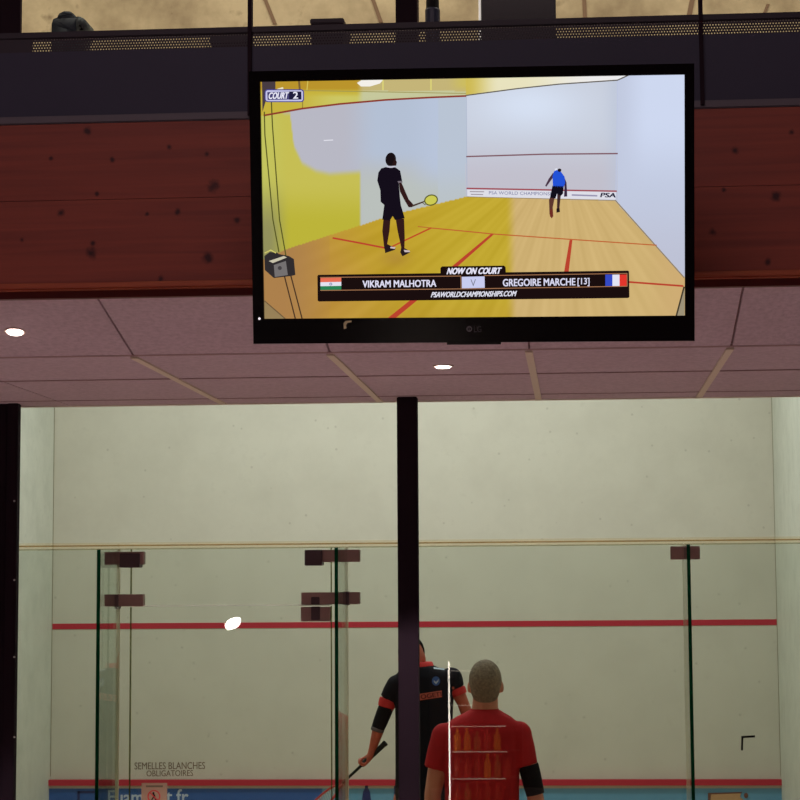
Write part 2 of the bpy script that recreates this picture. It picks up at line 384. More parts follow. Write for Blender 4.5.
# ------------------------------------------------------------------ the building on the lounge side
struct(MB().box(-7, 5.5, -4.2, YG-.1, FLOOR_L-.5, FLOOR_L).build('floor_lounge', M['lounge_floor']))
struct(MB().box(-7, 5.5, -4.4, -4.2, FLOOR_L, 6.6).build('wall_back', M['lounge_wall']))
struct(MB().box(-7.2, -7, -4.2, YG, FLOOR_L, 6.6).build('wall_left_lounge', M['lounge_wall']))
struct(MB().box(5.5, 5.7, -4.2, YG, FLOOR_L, 6.6).build('wall_right_lounge', M['lounge_wall']))
struct(MB().box(-7, 5.5, -4.2, YB, 6.4, 6.6).build('ceiling_lounge', M['lounge_ceiling']))
wm = struct(MB().box(-7, 5.5, YE+.0, YE+.1, 2.93, 6.6).build('wall_mezzanine', M['mezz_wall']))
struct(MB().box(-7, 5.5, YB+.06, YE, 3.38, 3.50).build('floor_mezzanine', M['lounge_floor']))
struct(MB().box(-7, 5.5, YB-.1, YE+.1, 6.4, 6.6).build('ceiling_mezzanine', M['lounge_ceiling']))
struct(MB().box(-7, XL-.2, YG-.1, YG+.1, FLOOR_L-.5, 2.93).build('wall_side_left', M['lounge_wall']))
struct(MB().box(XR+.2, 5.5, YG-.1, YG+.1, FLOOR_L-.5, 2.93).build('wall_side_right', M['lounge_wall']))

# brown streaks on the mezzanine wall
def streak(a, b_, wpx):
    p, q = at(*a, YE-.002), at(*b_, YE-.002); h = wpx*YE/F_PX/2
    MB().prism([(p.x-h, p.z), (p.x+h, p.z), (q.x+h, q.z), (q.x-h, q.z)], YE-.003, YE+.002).build('streak', M['streak'], wm)
for a in (((263, -6), (275, 24), 4), ((371, -6), (381, 22), 4), ((584, -6), (585, 18), 4), ((693, -4), (689, 16), 5), ((768, 4), (764, 14), 3)): streak(*a)

# soffit: level tiles from the kink to the far edge, sloping tiles from the kink up to the beam
T0, TW = -1.3993, .6302
ZI = ZB0+.01
YI = YB+.066
ceil = MB()
jy = [YK, 7.035, 7.80, YE]
xs = [T0+TW*k for k in range(-9, 12)]
g = .0035
for i in range(len(xs)-1):
    for j in range(3):
        ceil.box(xs[i]+g, xs[i+1]-g, jy[j]+(g if j else 0), jy[j+1]-(g if j < 2 else 0), SOFF, SOFF+.02)
    x0, x1 = xs[i]+g, xs[i+1]-g
    ceil.hexa([(x0, YK-g, SOFF+.02), (x1, YK-g, SOFF+.02), (x1, YI, ZI+.02), (x0, YI, ZI+.02), (x0, YK-g, SOFF), (x1, YK-g, SOFF), (x1, YI, ZI), (x0, YI, ZI)])
co = struct(ceil.build('ceiling', M['tile']))
b = MB().box(xs[0], xs[-1], YK, YE-.004, SOFF+.021, SOFF+.06)
b.hexa([(xs[0], YK, SOFF+.06), (xs[-1], YK, SOFF+.06), (xs[-1], YI, ZI+.06), (xs[0], YI, ZI+.06), (xs[0], YK, SOFF+.012), (xs[-1], YK, SOFF+.012), (xs[-1], YI, ZI+.012), (xs[0], YI, ZI+.012)])
b.build('tile_backing', M['groove'], co)
for y_, h_ in ((7.035, .0034), (7.80, .0024)):
    MB().box(xs[0], xs[-1], y_-.004, y_+.004, SOFF-h_, SOFF+.001).build('joint_shade', M['joint'], co)
sy = (ZI-SOFF)/(YK-YI)
MB().hexa([(xs[0], YK, SOFF-.0005), (xs[-1], YK, SOFF-.0005), (xs[-1], YK, SOFF+.004), (xs[0], YK, SOFF+.004), (xs[0], YK-.016, SOFF+.016*sy-.002), (xs[-1], YK-.016, SOFF+.016*sy-.002), (xs[-1], YK-.016, SOFF+.016*sy+.004), (xs[0], YK-.016, SOFF+.016*sy+.004)]).build('joint_shade', M['joint'], co)
for k in range(0, 5):
    x = T0+TW*k
    MB().box(x-.014, x+.010, YK+.012, YE-.03, SOFF-.006, SOFF+.001).build('cover_strip', M['strip'], co)
MB().box(xs[0], xs[-1], YE-.012, YE, SOFF-.004, SOFF+.03).build('edge_trim', M['strip'], co)
# filler above the soffit, under the mezzanine
struct(MB().box(-7, 5.5, YE-.03, YE, SOFF+.061, 3.38).build('wall_soffit', M['lounge_wall']))

# recessed downlights
dl = thing('recessed_downlight', 'lit recessed downlight at far left of the sloping tiles', 'downlight', at(15, 331, 6.0), 'soffit downlights')
sl = math.atan2(ZI-SOFF, YK-YI)
def downlight(root, c, slope, rr):
    R = Matrix.Translation(c) @ Matrix.Rotation(-slope, 4, 'X')
    b = MB(); n = 28
    prof = [(rr*1.25, 0), (rr*1.25, -.004), (rr, -.004), (rr*.96, .004)]
    b.rings([(0, 0, z, r, r) for r, z in prof], n)
    bmesh.ops.transform(b.bm, matrix=R, verts=b.bm.verts); b.build('rim', M['lamp_rim'], root, smooth=False)
    b = MB().rings([(0, 0, z, r, r) for r, z in ((rr*.92, -.0045), (rr*.8, -.008), (rr*.3, -.010))], n)
    bmesh.ops.transform(b.bm, matrix=R, verts=b.bm.verts); b.build('lens', M['lamp'], root)
    L = bpy.data.lights.new('downlight', 'SPOT'); L.energy = 102; L.color = (1, .91, .92); L.spot_size = 1.9; L.shadow_soft_size = .03
    lo = bpy.data.objects.new('downlight_beam', L); col.objects.link(lo); lo.location = Vector(c)+Vector((0, 0, -.03))
d = ray(15, 331)   # meets the sloping plane
n_ = Vector((0, ZI-SOFF, YK-YI)); c1 = EYE + d*((Vector((0, YK, SOFF))-EYE).dot(n_)/d.dot(n_))
dl.location = c1; downlight(dl, c1, math.atan2(ZI-SOFF, YK-YI), .027)
c2 = at_z(443, 365.5, SOFF)
dl2 = thing('recessed_downlight', 'lit recessed downlight in the level tiles below the television', 'downlight', c2, 'soffit downlights')
downlight(dl2, c2, 0, .029)

# pine fascia and balcony parapet
beam = thing('timber_fascia', 'dark red knotty pine fascia boards running behind the television', 'fascia', (0, YB, ZB0))
zs = at(125, 199, YB).z; ze0 = at(125, 288.5, YB).z; ze1 = at(125, 281.5, YB).z
MB().box(-7, 5.5, YB, YB+.05, ze1, zs-.0008).build('lower_board', M['pine'], beam)
MB().box(-7, 5.5, YB+.0012, YB+.05, zs+.0008, ZBT).build('upper_board', M['pine'], beam)
MB().box(-7, 5.5, YB-.005, YB+.05, ze0, ze1-.0006).build('edge_strip', M['pine_edge'], beam, bevel=.004)
MB().box(-7, 5.5, YB+.03, YB+.058, ZB0+.0, ze0).build('shaded_recess', M['pine_shade'], beam)

par = thing('balcony_parapet', 'dark plum metal balcony parapet with perforated band under its rail', 'parapet', (0, YB, ZBT))
zp0, zp1 = ZPT-.060, ZPT-.019     # perforated band
MB().box(-7, 5.5, YB, YB+.006, ZBT+.012, zp0).build('metal_panel', M['parapet'], par)
MB().box(-7, 5.5, YB-.004, YB+.03, zp1, ZPT).build('top_rail', M['parapet_dark'], par, bevel=.002)
MB().box(-7, 5.5, YB-.004, YB+.03, ZBT+.0005, ZBT+.024).build('bottom_flange', M['flange'], par, bevel=.003)
# perforated band: staggered diamond holes
bm = bmesh.new(); P = .0082; xa = at(31, 45, YB).x; rows = 5; hz = (zp1-zp0)/rows; hr = .235
ncol = int((5.5-xa)/P) if False else int((1.2-xa)/P)
for r in range(rows):
    off = P/2 if r % 2 else 0
    for c in range(ncol):
        x0 = xa+c*P+off; x1 = x0+P; z0 = zp0+r*hz; z1 = z0+hz; xm = (x0+x1)/2; zm = (z0+z1)/2
        cs = [bm.verts.new((x, YB+.001, z)) for x, z in ((x0, z0), (xm, z0), (x1, z0), (x1, zm), (x1, z1), (xm, z1), (x0, z1), (x0, zm))]
        ks = [bm.verts.new((xm+P*hr*math.cos(a), YB+.001, zm+hz*hr*math.sin(a))) for a in [math.radians(225+45*i) for i in range(8)]]
        for i in range(8): bm.faces.new((cs[i], cs[(i+1) % 8], ks[(i+1) % 8], ks[i]))
bmesh.ops.remove_doubles(bm, verts=bm.verts, dist=1e-5)
me = bpy.data.meshes.new('perforated_band'); bm.to_mesh(me); bm.free()
me_obj('perforated_band', me, M['parapet_dark'], par)
MB().box(-7, xa+P/2, YB, YB+.004, zp0, zp1).build('blank_band', M['parapet_dark'], par)
MB().box(xa+ncol*P, 5.5, YB, YB+.004, zp0, zp1).build('blank_band', M['parapet_dark'], par)
for u, wpx in ((250, 4), (701.5, 4)):
    x = at(u, 60, YB).x; h = wpx*YB/F_PX/2
    MB().box(x-h, x+h, YB-.010, YB+.02, ZBT+.01, 4.25).build('post', M['black_steel'], par)

# things on the mezzanine
def mx(u, v, Y): return at(u, v, Y)
YM = 6.35; ZM = 3.50
def up(u): return at(u, 20, YM).x
mc = MB().box(at(395.5, 5, 6.6).x, at(417, 5, 6.6).x, 6.6, 6.68, ZM, 6.4).build('steel_post', M['black_steel'])
tag(mc, 'dark steel post standing on the upper balcony above the television', 'post')
fr = MB().box(at(-60, 5, 6.6).x, at(22, 15, 6.62).x, 6.6, 6.62, ZM, 6.4).build('door_frame', M['black_steel'])
tag(fr, 'dark upright frame at upper left corner of the balcony', 'frame')
bag = thing('carry_bag', 'dark rounded bag standing behind the parapet at upper left', 'bag', (up(70), YM, ZM))
p = [at(u, v, YM) for u, v in ((51.5, 24), (53, 19), (57, 17.5), (59, 13.5), (64, 11), (70, 11.2), (74, 14), (75.5, 16.5), (80, 17), (80, 33))]
pts = [(q.x, q.z) for q in p]; pts = pts+[(pts[-1][0], ZM), (pts[0][0], ZM)]
MB().prism(pts, YM, YM+.14).build('body', M['bag'], bag, bevel=.006, smooth=True)
p = [at(u, v, YM) for u, v in ((77, 17), (83, 18), (87.5, 22), (88, 30), (86, 34))]
pts = [(q.x, q.z) for q in p]+[(at(77, 34, YM).x, at(77, 34, YM).z)]
MB().prism(pts, YM-.015, YM+.1).build('side_pocket', M['bag_light'], bag, bevel=.004, smooth=True)
bx = thing('storage_box', 'low dark box behind the parapet left of the balcony post', 'box', (up(327.5), YM, ZM))
x0, x1, z1 = up(311), up(343), at(327, 18.5, YM).z
MB().box(x0, x1, YM, YM+.2, ZM, z1-.012).build('body', M['black_steel'], bx, bevel=.003)
MB().box(x0-.003, x1+.003, YM-.004, YM+.204, z1-.016, z1).build('lid', M['parapet_dark'], bx, bevel=.003)
crt = thing('crate', 'low dark crate behind the perforated band just left of the television', 'crate', (up(230), YM, ZM))
x0, x1, z1 = up(211), up(248), at(230, 36, YM).z
MB().box(x0, x1, YM, YM+.25, ZM, z1).build('body', M['black_steel'], crt, bevel=.004)
MB().box(x0-.004, x1+.004, YM-.004, YM+.254, z1-.02, z1+.002).build('rim', M['parapet_dark'], crt, bevel=.003)
ct = thing('canister', 'slim dark navy canister standing between balcony post and dark screen', 'canister', (up(432), YM, ZM))
x0 = (up(424.5)+up(439.5))/2; r = (up(439.5)-up(424.5))/2; zt2 = at(432, 8, YM).z
MB().lathe((x0, YM+.03, 0), ((r, ZM), (r, zt2), (r*.93, zt2+.006)), 24).build('body', M['navy_can'], ct, smooth=False)
MB().lathe((x0, YM+.03, 0), ((r*.88, zt2+.005), (r*.85, zt2+.045), (r*.6, zt2+.05), (r*.5, zt2+.07)), 24).build('cap', M['black'], ct)
mo = thing('monitor', 'dark flat screen standing on the balcony above right part of the television', 'monitor', (up(518), YM, ZM))
x0, x1 = up(481), up(556); zb, z1 = at(518, 22, YM).z-.12, at(518, -40, YM).z
MB().box(x0, x1, YM, YM+.035, zb, z1).build('case', M['dark_plastic'], mo, bevel=.004)
MB().box(x0+.006, x1-.006, YM-.002, YM, zb+.02, z1-.01).build('screen', mat('dark screen', S(34, 26, 30), .2), mo)
MB().box((x0+x1)/2-.03, (x0+x1)/2+.03, YM+.03, YM+.06, ZM+.01, zb+.05).build('neck', M['dark_plastic'], mo)
MB().box((x0+x1)/2-.12, (x0+x1)/2+.12, YM-.04, YM+.12, ZM, ZM+.012).build('foot', M['dark_plastic'], mo, bevel=.003)
xw = at(478.8, 8, YM).x
po = MB().tube([(xw, YM+.08, ZM), (xw, YM+.08, at(478, -30, YM).z)], .0045, 12).build('white_upright', M['white_pole'])
tag(po, 'thin bright white upright at left side of the dark balcony screen', 'pole')

# ------------------------------------------------------------------ dark uprights carrying the soffit
x0, x1 = at(397.8, 600, 7.84).x, at(419.3, 600, 7.90).x
pl = MB().box(x0, x1, 7.84, 7.90, FLOOR_L, SOFF).build('steel_post', M['black_steel'], bevel=.003)
tag(pl, 'tall thin dark post in front of the glass at middle of the court', 'post')
x1 = at(18.7, 600, 7.93).x
cl = thing('steel_column', 'wide black column at left edge in front of the glass', 'column', (x1-.18, 7.95, FLOOR_L))
MB().box(x1-.36, x1-.045, 7.9, 8.0, FLOOR_L, SOFF).build('shaft', M['black_steel'], cl, bevel=.004)
MB().box(x1-.045, x1, 7.885, 7.93, FLOOR_L, SOFF).build('edge_rail', M['black_steel'], cl, bevel=.003)
for v in (501, 580, 657, 737):
    c = at(14.3, v, 7.885); MB().ellipsoid(c, .004, .002, .004, 10, 6).build('screw', M['screw'], cl)

# ------------------------------------------------------------------ glass back wall of the court
GTH = .012
def gx(u, v=600): return at(u, v, YG).x
X1, X2, X3 = -1.8523, -.9236, .4255
DL, DR = gx(131), gx(331.3)
zdoor = at(216, 605.5, YG).z
def pane(name, x0, x1, z0, z1, parent=None):
    return MB().box(x0+.0015, x1-.0015, YG-GTH/2, YG+GTH/2, z0, z1).build(name, M['glass'], parent)
def edge_cap(x0, x1, parent):
    MB().box(x0, x1, YG-.010, YG+.010, GT-.017, GT+.008).build('top_edge', M['top_edge'], parent, bevel=.003)
    MB().box(x0, x1, YG-.0115, YG-.009, GT-.0075, GT-.0015).build('reflection_line', M['reflection'], parent)
    MB().box(x0, x1, YG-.0085, YG+.0085, GT-.021, GT-.0165).build('lower_reflection', M['lower_reflection'], parent)
wins = []
for k, (a, c) in enumerate(((XL+.01, X1), (X2, X3), (X3, XR-.01))):
    o = struct(pane('window_%d' % (k+1), a, c, .0, GT-.015)); edge_cap(a, c, o); wins.append(o)
# narrow fixed strips beside the door and the pane over it
o = struct(pane('window_4', DL, DR, zdoor+.004, GT-.015)); edge_cap(X1, X2, o)
for x in (DL, DR): MB().box(x-.002, x+.002, YG-.007, YG+.007, zdoor, GT-.02).build('pane_joint', M['seal'], o)
for k, (a, c) in enumerate(((X1, DL), (DR, X2))):
    o = struct(pane('window_%d' % (k+5), a, c, 0, GT-.015))
    MB().box((X1 if k == 0 else X2)-.006, (X1 if k == 0 else X2)+.006, YG-.007, YG+.007, 0, GT-.02).build('pane_joint', M['painted_refraction'], o)
MB().box(X3-.006, X3+.006, YG-.007, YG+.007, 0, GT-.02).build('pane_joint', M['painted_refraction'], wins[1])
door = struct(pane('door_1', DL, DR, .01, zdoor))
MB().box(DL+.004, DR-.006, YG-.007, YG+.007, zdoor-.0025, zdoor+.0015).build('top_edge', M['bright_edge'], door)
for x in (DL, DR): MB().box(x-.002, x+.002, YG-.007, YG+.007, .01, zdoor-.004).build('side_edge', M['seal'], door)
gy = YG-GTH/2-.0012
def dtext(body, u0, u1, v0, v1, bold=.0):
    text_obj('lettering', body, at(u0, v0, gy), at(u1, v0-.5, gy), at(u0, v1, gy), M['ink'], door, bold)
dtext('SEMELLES BLANCHES', 134.5, 205, 762.5, 769.5, .012)
dtext('OBLIGATOIRES', 146.5, 193, 770.5, 776.5, .012)

ftop = at(99, 549.5, YG-.345).z
def fin(x, label):
    t = thing('glass_fin', label, 'glass fin', (x, YG-.18, FLOOR_L))
    MB().box(x-.006, x+.006, YG-.343, YG-GTH/2-.002, FLOOR_L, ftop).build('blade', M['fin_glass'], t)
    e = MB().box(x-.0066, x+.0066, YG-.347, YG-.342, FLOOR_L, ftop).build('front_edge', M['glass_edge'], t)
    return t
fin(X1, 'upright glass fin with dark green edge left of the glass door')
fin(X2, 'upright glass fin with dark green edge right of the glass door')
fin(X3, 'upright glass fin with dark green edge right of man in red shirt')

def plate(u0, v0, u1, v1, th, mt, parent, nm):
    p, q = at(u0, v0, YG-th/2), at(u1, v1, YG-th/2)
    return MB().box(p.x, q.x, YG-th/2, YG+th/2, q.z, p.z).build(nm, mt, parent, bevel=.002)
def fitting(label, plates):
    u0, v0, u1, v1 = plates[0][:4]
    t = thing('patch_fitting', label, 'patch fitting', at((u0+u1)/2, v1, YG), 'brown glass fittings')
    for (a, b_, c, d_, th, mk, nm) in plates: plate(a, b_, c, d_, th, M[mk], t, nm)
fitting('dark metal fitting clamping top of the left glass fin', ((104.5, 552, 143.5, 564.5, .04, 'fitting', 'clamp_plate'), (119.5, 553.5, 139.5, 567.5, .06, 'fitting_dark', 'cover_block')))
fitting('brown metal hinge fitting at top left corner of the glass door', ((104.5, 594.5, 143, 606.3, .04, 'fitting', 'clamp_plate'), (114.5, 595, 118, 609, .055, 'fitting_dark', 'pivot')))
fitting('brown metal fitting clamping top of the fin right of the door', ((322, 550, 359.5, 561.8, .04, 'fitting', 'clamp_plate'), (304.5, 550, 322, 565.5, .06, 'fitting_dark', 'cover_block')))
fitting('wide brown metal fitting over top right corner of the glass door', ((301.2, 592.5, 359.5, 604.2, .04, 'fitting', 'clamp_plate'), (311, 597, 319.5, 604.4, .05, 'fitting_dark', 'pivot_cap'), (343, 591.5, 349, 605, .05, 'fitting_dark', 'clamp_bolt')))
fitting('brown metal fitting on the door itself just under the wide one', ((300.8, 607, 330, 621.3, .044, 'fitting', 'clamp_plate'), (311, 606.6, 320, 620, .052, 'fitting_dark', 'pivot')))
fitting('brown metal fitting clamping top of the right glass fin', ((670.5, 546.5, 700, 559.3, .04, 'fitting', 'clamp_plate'), (684, 546.3, 689.5, 559.5, .05, 'fitting_dark', 'clamp_bolt')))

st = thing('notice_sticker', 'small beige warning sticker with red ring low on the glass door', 'sticker', at(154, 800, gy))
p, q = at(141.5, 783, gy), at(167, 815, gy)
MB().box(p.x, q.x, gy-.001, gy+.0005, q.z, p.z).build('paper', M['sticker'], st)
c = at(154, 796.5, gy); b = MB(); n = 32
for i in range(n):
    a0, a1 = 2*PI*i/n, 2*PI*(i+1)/n
    pts = [(c.x+r*math.cos(a), c.z+r*math.sin(a)) for r, a in ((.026, a0), (.026, a1), (.0215, a1), (.0215, a0))]
    b.prism(pts, gy-.002, gy-.0012)
a = math.radians(45); h = .0022
b.prism([(c.x-.023*math.cos(a)-h*.7, c.z+.023*math.sin(a)-h*.7), (c.x-.023*math.cos(a)+h*.7, c.z+.023*math.sin(a)+h*.7), (c.x+.023*math.cos(a)+h*.7, c.z-.023*math.sin(a)+h*.7), (c.x+.023*math.cos(a)-h*.7, c.z-.023*math.sin(a)-h*.7)], gy-.0022, gy-.0014)
b.build('prohibition_ring', M['sticker_red'], st)
b = MB().ellipsoid((c.x-.002, gy-.0012, c.z+.013), .0042, .001, .0046, 12, 8)
b.prism([(c.x-.009, c.z+.008), (c.x+.004, c.z+.009), (c.x+.006, c.z-.002), (c.x+.012, c.z-.016), (c.x+.007, c.z-.017), (c.x, c.z-.004), (c.x-.008, c.z-.017), (c.x-.012, c.z-.015), (c.x-.004, c.z-.001), (c.x-.005, c.z+.003)], gy-.0018, gy-.0012)
b.build('pictogram', M['black'], st)
p, q = at(146, 785.3, gy), at(163, 787.2, gy)
MB().box(p.x, q.x, gy-.0014, gy-.001, q.z, p.z).build('heading_line', M['ink'], st)

b = MB(); p = [at(u, v, gy) for u, v in ((741.3, 736), (755, 735.3), (755, 737.4), (743.3, 738), (743, 750.3), (741, 750.3))]
b.prism([(q.x, q.z) for q in p], gy-.002, gy+.001)
tag(b.build('corner_mark', M['black']), 'small black L shaped tape mark low on the right hand glass', 'tape mark')

# ------------------------------------------------------------------ television
TVC = Vector((-.2678, 5.388, 3.1792)); ty, tt, tr = -.0102, .1727, -.0103
tn = Vector((math.sin(ty)*math.cos(tt), -math.cos(ty)*math.cos(tt), -math.sin(tt)))
ex = Vector((math.cos(ty), math.sin(ty), 0)); ey = tn.cross(ex)
ta = ex*math.cos(tr)+ey*math.sin(tr); tb = -ex*math.sin(tr)+ey*math.cos(tr)
TM = Matrix(((ta.x, tb.x, tn.x, TVC.x), (ta.y, tb.y, tn.y, TVC.y), (ta.z, tb.z, tn.z, TVC.z), (0, 0, 0, 1)))
tv = thing('television', 'large black flat television showing two squash players on a yellow court', 'television', (0, 0, 0))
tv.matrix_world = TM
def tvobj(mb, name, mt, bevel=0, smooth=False):
    o = mb.build(name, mt, None, bevel, smooth); o.parent = tv; o.matrix_parent_inverse = Matrix.Identity(4); return o
def tvp(u, v):               # photo point -> screen plane (x right, y up)
    d = ray(u, v); t = (TVC-EYE).dot(tn)/d.dot(tn); q = EYE+d*t-TVC
    return q.dot(ta), q.dot(tb)
# body, in local x, y(up), z(out of the screen)
WS, HS = .570, .3206
o_l = tvp(251.5, 200)[0]; o_r = tvp(694.3, 200)[0]; o_t = tvp(480, 67.5)[1]; o_b = tvp(480, 342.2)[1]
def lbox(x0, x1, y0, y1, z0, z1):   # MB.box with y/z meaning screen up / out
    return MB().hexa([(x0, y0, z0), (x1, y0, z0), (x1, y1, z0), (x0, y1, z0), (x0, y0, z1), (x1, y0, z1), (x1, y1, z1), (x0, y1, z1)])
b = MB()
for a in ((o_l, o_r, HS, o_t), (o_l, o_r, o_b, -HS), (o_l, -WS, -HS, HS), (WS, o_r, -HS, HS)):
    x0, x1, y0, y1 = a
    b.hexa([(x0, y0, -.02), (x1, y0, -.02), (x1, y1, -.02), (x0, y1, -.02), (x0, y0, .010), (x1, y0, .010), (x1, y1, .010), (x0, y1, .010)])
tvobj(b, 'bezel', M['bezel'])
tvobj(lbox(o_l+.004, o_r-.004, o_b+.004, o_t-.004, -.035, -.006), 'rear_case', M['dark_plastic'], bevel=.003)
tvobj(lbox(-.3, .3, -.2, .2, -.06, -.035), 'rear_bulge', M['dark_plastic'], bevel=.008)
p0, p1 = tvp(447, 340), tvp(501, 343.8)
tvobj(lbox(p0[0], p1[0], o_b-.006, o_b+.002, -.012, .006), 'sensor_lip', M['dark_plastic'])
c0 = tvp(260, 318.5)
tvobj(MB().ellipsoid((c0[0], c0[1], .0105), .0035, .0035, .002, 10, 6), 'indicator_light', M['led'])
# maker's mark: ring and two letters
c0 = tvp(469.5, 328.8); b = MB(); n = 24; R0 = .0078
for i in range(n):
    a0, a1 = 2*PI*i/n, 2*PI*(i+1)/n
    v = [b.bm.verts.new((c0[0]+r*math.cos(a), c0[1]+r*math.sin(a), .0106)) for r, a in ((R0, a0), (R0, a1), (R0*.6, a1), (R0*.6, a0))]; b.bm.faces.new(v)
for x0, y0, x1, y1 in ((-.0012, -.004, .0004, .0045), (-.0012, -.004, .003, -.0026), (-.0045, .002, -.0028, .0036)):
    v = [b.bm.verts.new((c0[0]+x, c0[1]+y, .0106)) for x, y in ((x0, y0), (x1, y0), (x1, y1), (x0, y1))]; b.bm.faces.new(v)
vs, fs = text_geo('LG', .01); q0, q1 = tvp(474.2, 332), tvp(481.2, 325.8)
vv = [b.bm.verts.new((q0[0]+(q1[0]-q0[0])*x, q0[1]+(q1[1]-q0[1])*y, .0106)) for x, y in vs]
for f in fs: b.bm.faces.new([vv[i] for i in f])
tvobj(b, 'logo', M['logo_grey'])
# small painted glint standing in for a highlight reflected on the lower bezel
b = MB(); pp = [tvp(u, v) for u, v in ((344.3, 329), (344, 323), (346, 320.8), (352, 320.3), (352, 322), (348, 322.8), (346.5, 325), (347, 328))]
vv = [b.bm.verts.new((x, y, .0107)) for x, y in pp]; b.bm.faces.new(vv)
tvobj(b, 'painted_glint', mat('painted glint', S(205, 190, 150), .6, emit=S(205, 190, 150), estr=.0))
# mount
b = MB()
q = TM.inverted()
def wbox(x0, x1, y0, y1, z0, z1): return MB().box(x0, x1, y0, y1, z0, z1)
arm = MB()
a0 = q @ Vector((-.27, 5.46, 3.18)); a1 = q @ Vector((-.27, YB-.012, 3.2))
arm.tube([a0, a1], .025, 12)
tvobj(arm, 'mount_arm', M['black_steel'])
wp = MB().box(-.42, -.12, YB-.014, YB-.001, 3.08, 3.34); bmesh.ops.transform(wp.bm, matrix=q, verts=wp.bm.verts)
tvobj(wp, 'wall_plate', M['black_steel'])

# ---- the broadcast picture: one flat mesh with a colour per corner
LV, LF, LC = [], [], []          # verts, faces, colour per vertex
def lay_poly(pts, c, z, c_fn=None):
    base = len(LV); cl_ = c
    for (u, v) in pts:
        x, y = tvp(u, v); LV.append((x, y, z)); LC.append(S(*(c_fn(u, v) if c_fn else cl_)))
    for t in tessellate_polygon([[Vector((u, -v, 0)) for u, v in pts]]):
        a, b_, c_ = [Vector((LV[base+i][0], LV[base+i][1])) for i in t]
        LF.append(tuple(base+i for i in t) if (b_-a).cross(c_-a) > 0 else tuple(base+i for i in reversed(t)))
def lay_line(pts, wd, c, z):
    for i in range(len(pts)-1):
        (x0, y0), (x1, y1) = pts[i], pts[i+1]; L = math.hypot(x1-x0, y1-y0); nx, ny = -(y1-y0)/L*wd/2, (x1-x0)/L*wd/2
        ex_, ey_ = (x1-x0)/L*wd*.2, (y1-y0)/L*wd*.2
        lay_poly([(x0+nx-ex_, y0+ny-ey_), (x1+nx+ex_, y1+ny+ey_), (x1-nx+ex_, y1-ny+ey_), (x0-nx-ex_, y0-ny-ey_)], c, z)
def lay_ell(cx, cy, rx, ry, c, z, rot=0, n=20):
    lay_poly([(cx+rx*math.cos(t)*math.cos(rot)-ry*math.sin(t)*math.sin(rot), cy+rx*math.cos(t)*math.sin(rot)+ry*math.sin(t)*math.cos(rot)) for t in [2*PI*i/n for i in range(n)]], c, z)
def lay_ring(cx, cy, rx, ry, wd, c, z, rot=0, n=24):
    pts = [(cx+rx*math.cos(t)*math.cos(rot)-ry*math.sin(t)*math.sin(rot), cy+rx*math.cos(t)*math.sin(rot)+ry*math.sin(t)*math.cos(rot)) for t in [2*PI*i/n for i in range(n+1)]]
    lay_line(pts, wd, c, z)
def lay_text(body, bl, br, h, c, z, bold=.02, shear=0.0):
    vs, fs = text_geo(body, bold); base = len(LV); ax, ay = br[0]-bl[0], br[1]-bl[1]
    for x, y in vs:
        u = bl[0]+ax*x+shear*h*y; v = bl[1]+ay*x-h*y
        X, Y = tvp(u, v); LV.append((X, Y, z)); LC.append(S(*c))
    for f in fs: LF.append(tuple(base+i for i in f))
def mixc(a, b_, t):
    t = max(0, min(1, t)); return tuple(a[i]+(b_[i]-a[i])*t for i in range(3))
def interp(pts, x):
    if x <= pts[0][0]: return pts[0][1]
    for (a, va), (b_, vb) in zip(pts, pts[1:]):
        if x <= b_: return va+(vb-va)*(x-a)/(b_-a)
    return pts[-1][1]
def sst(a, b_, x):
    t = max(0, min(1, (x-a)/(b_-a))); return t*t*(3-2*t)
OUT = [(258, 117), (264, 115.5), (302, 108.7), (340, 104), (385, 100), (430, 97.5), (466, 96)]        # red line, left wall
TOPF = [(466, 95.5), (517, 88.7), (559, 84.2), (617.5, 80.2), (628, 75.5), (635, 70)]                 # top of front and right walls
FLR = [(258, 262), (287, 249), (360, 225.5), (395, 214), (467, 196.5), (615, 200.5), (684, 277), (690, 284)]
def hsh(u, v): return (math.sin(u*12.9898+v*78.233)*43758.5453) % 1
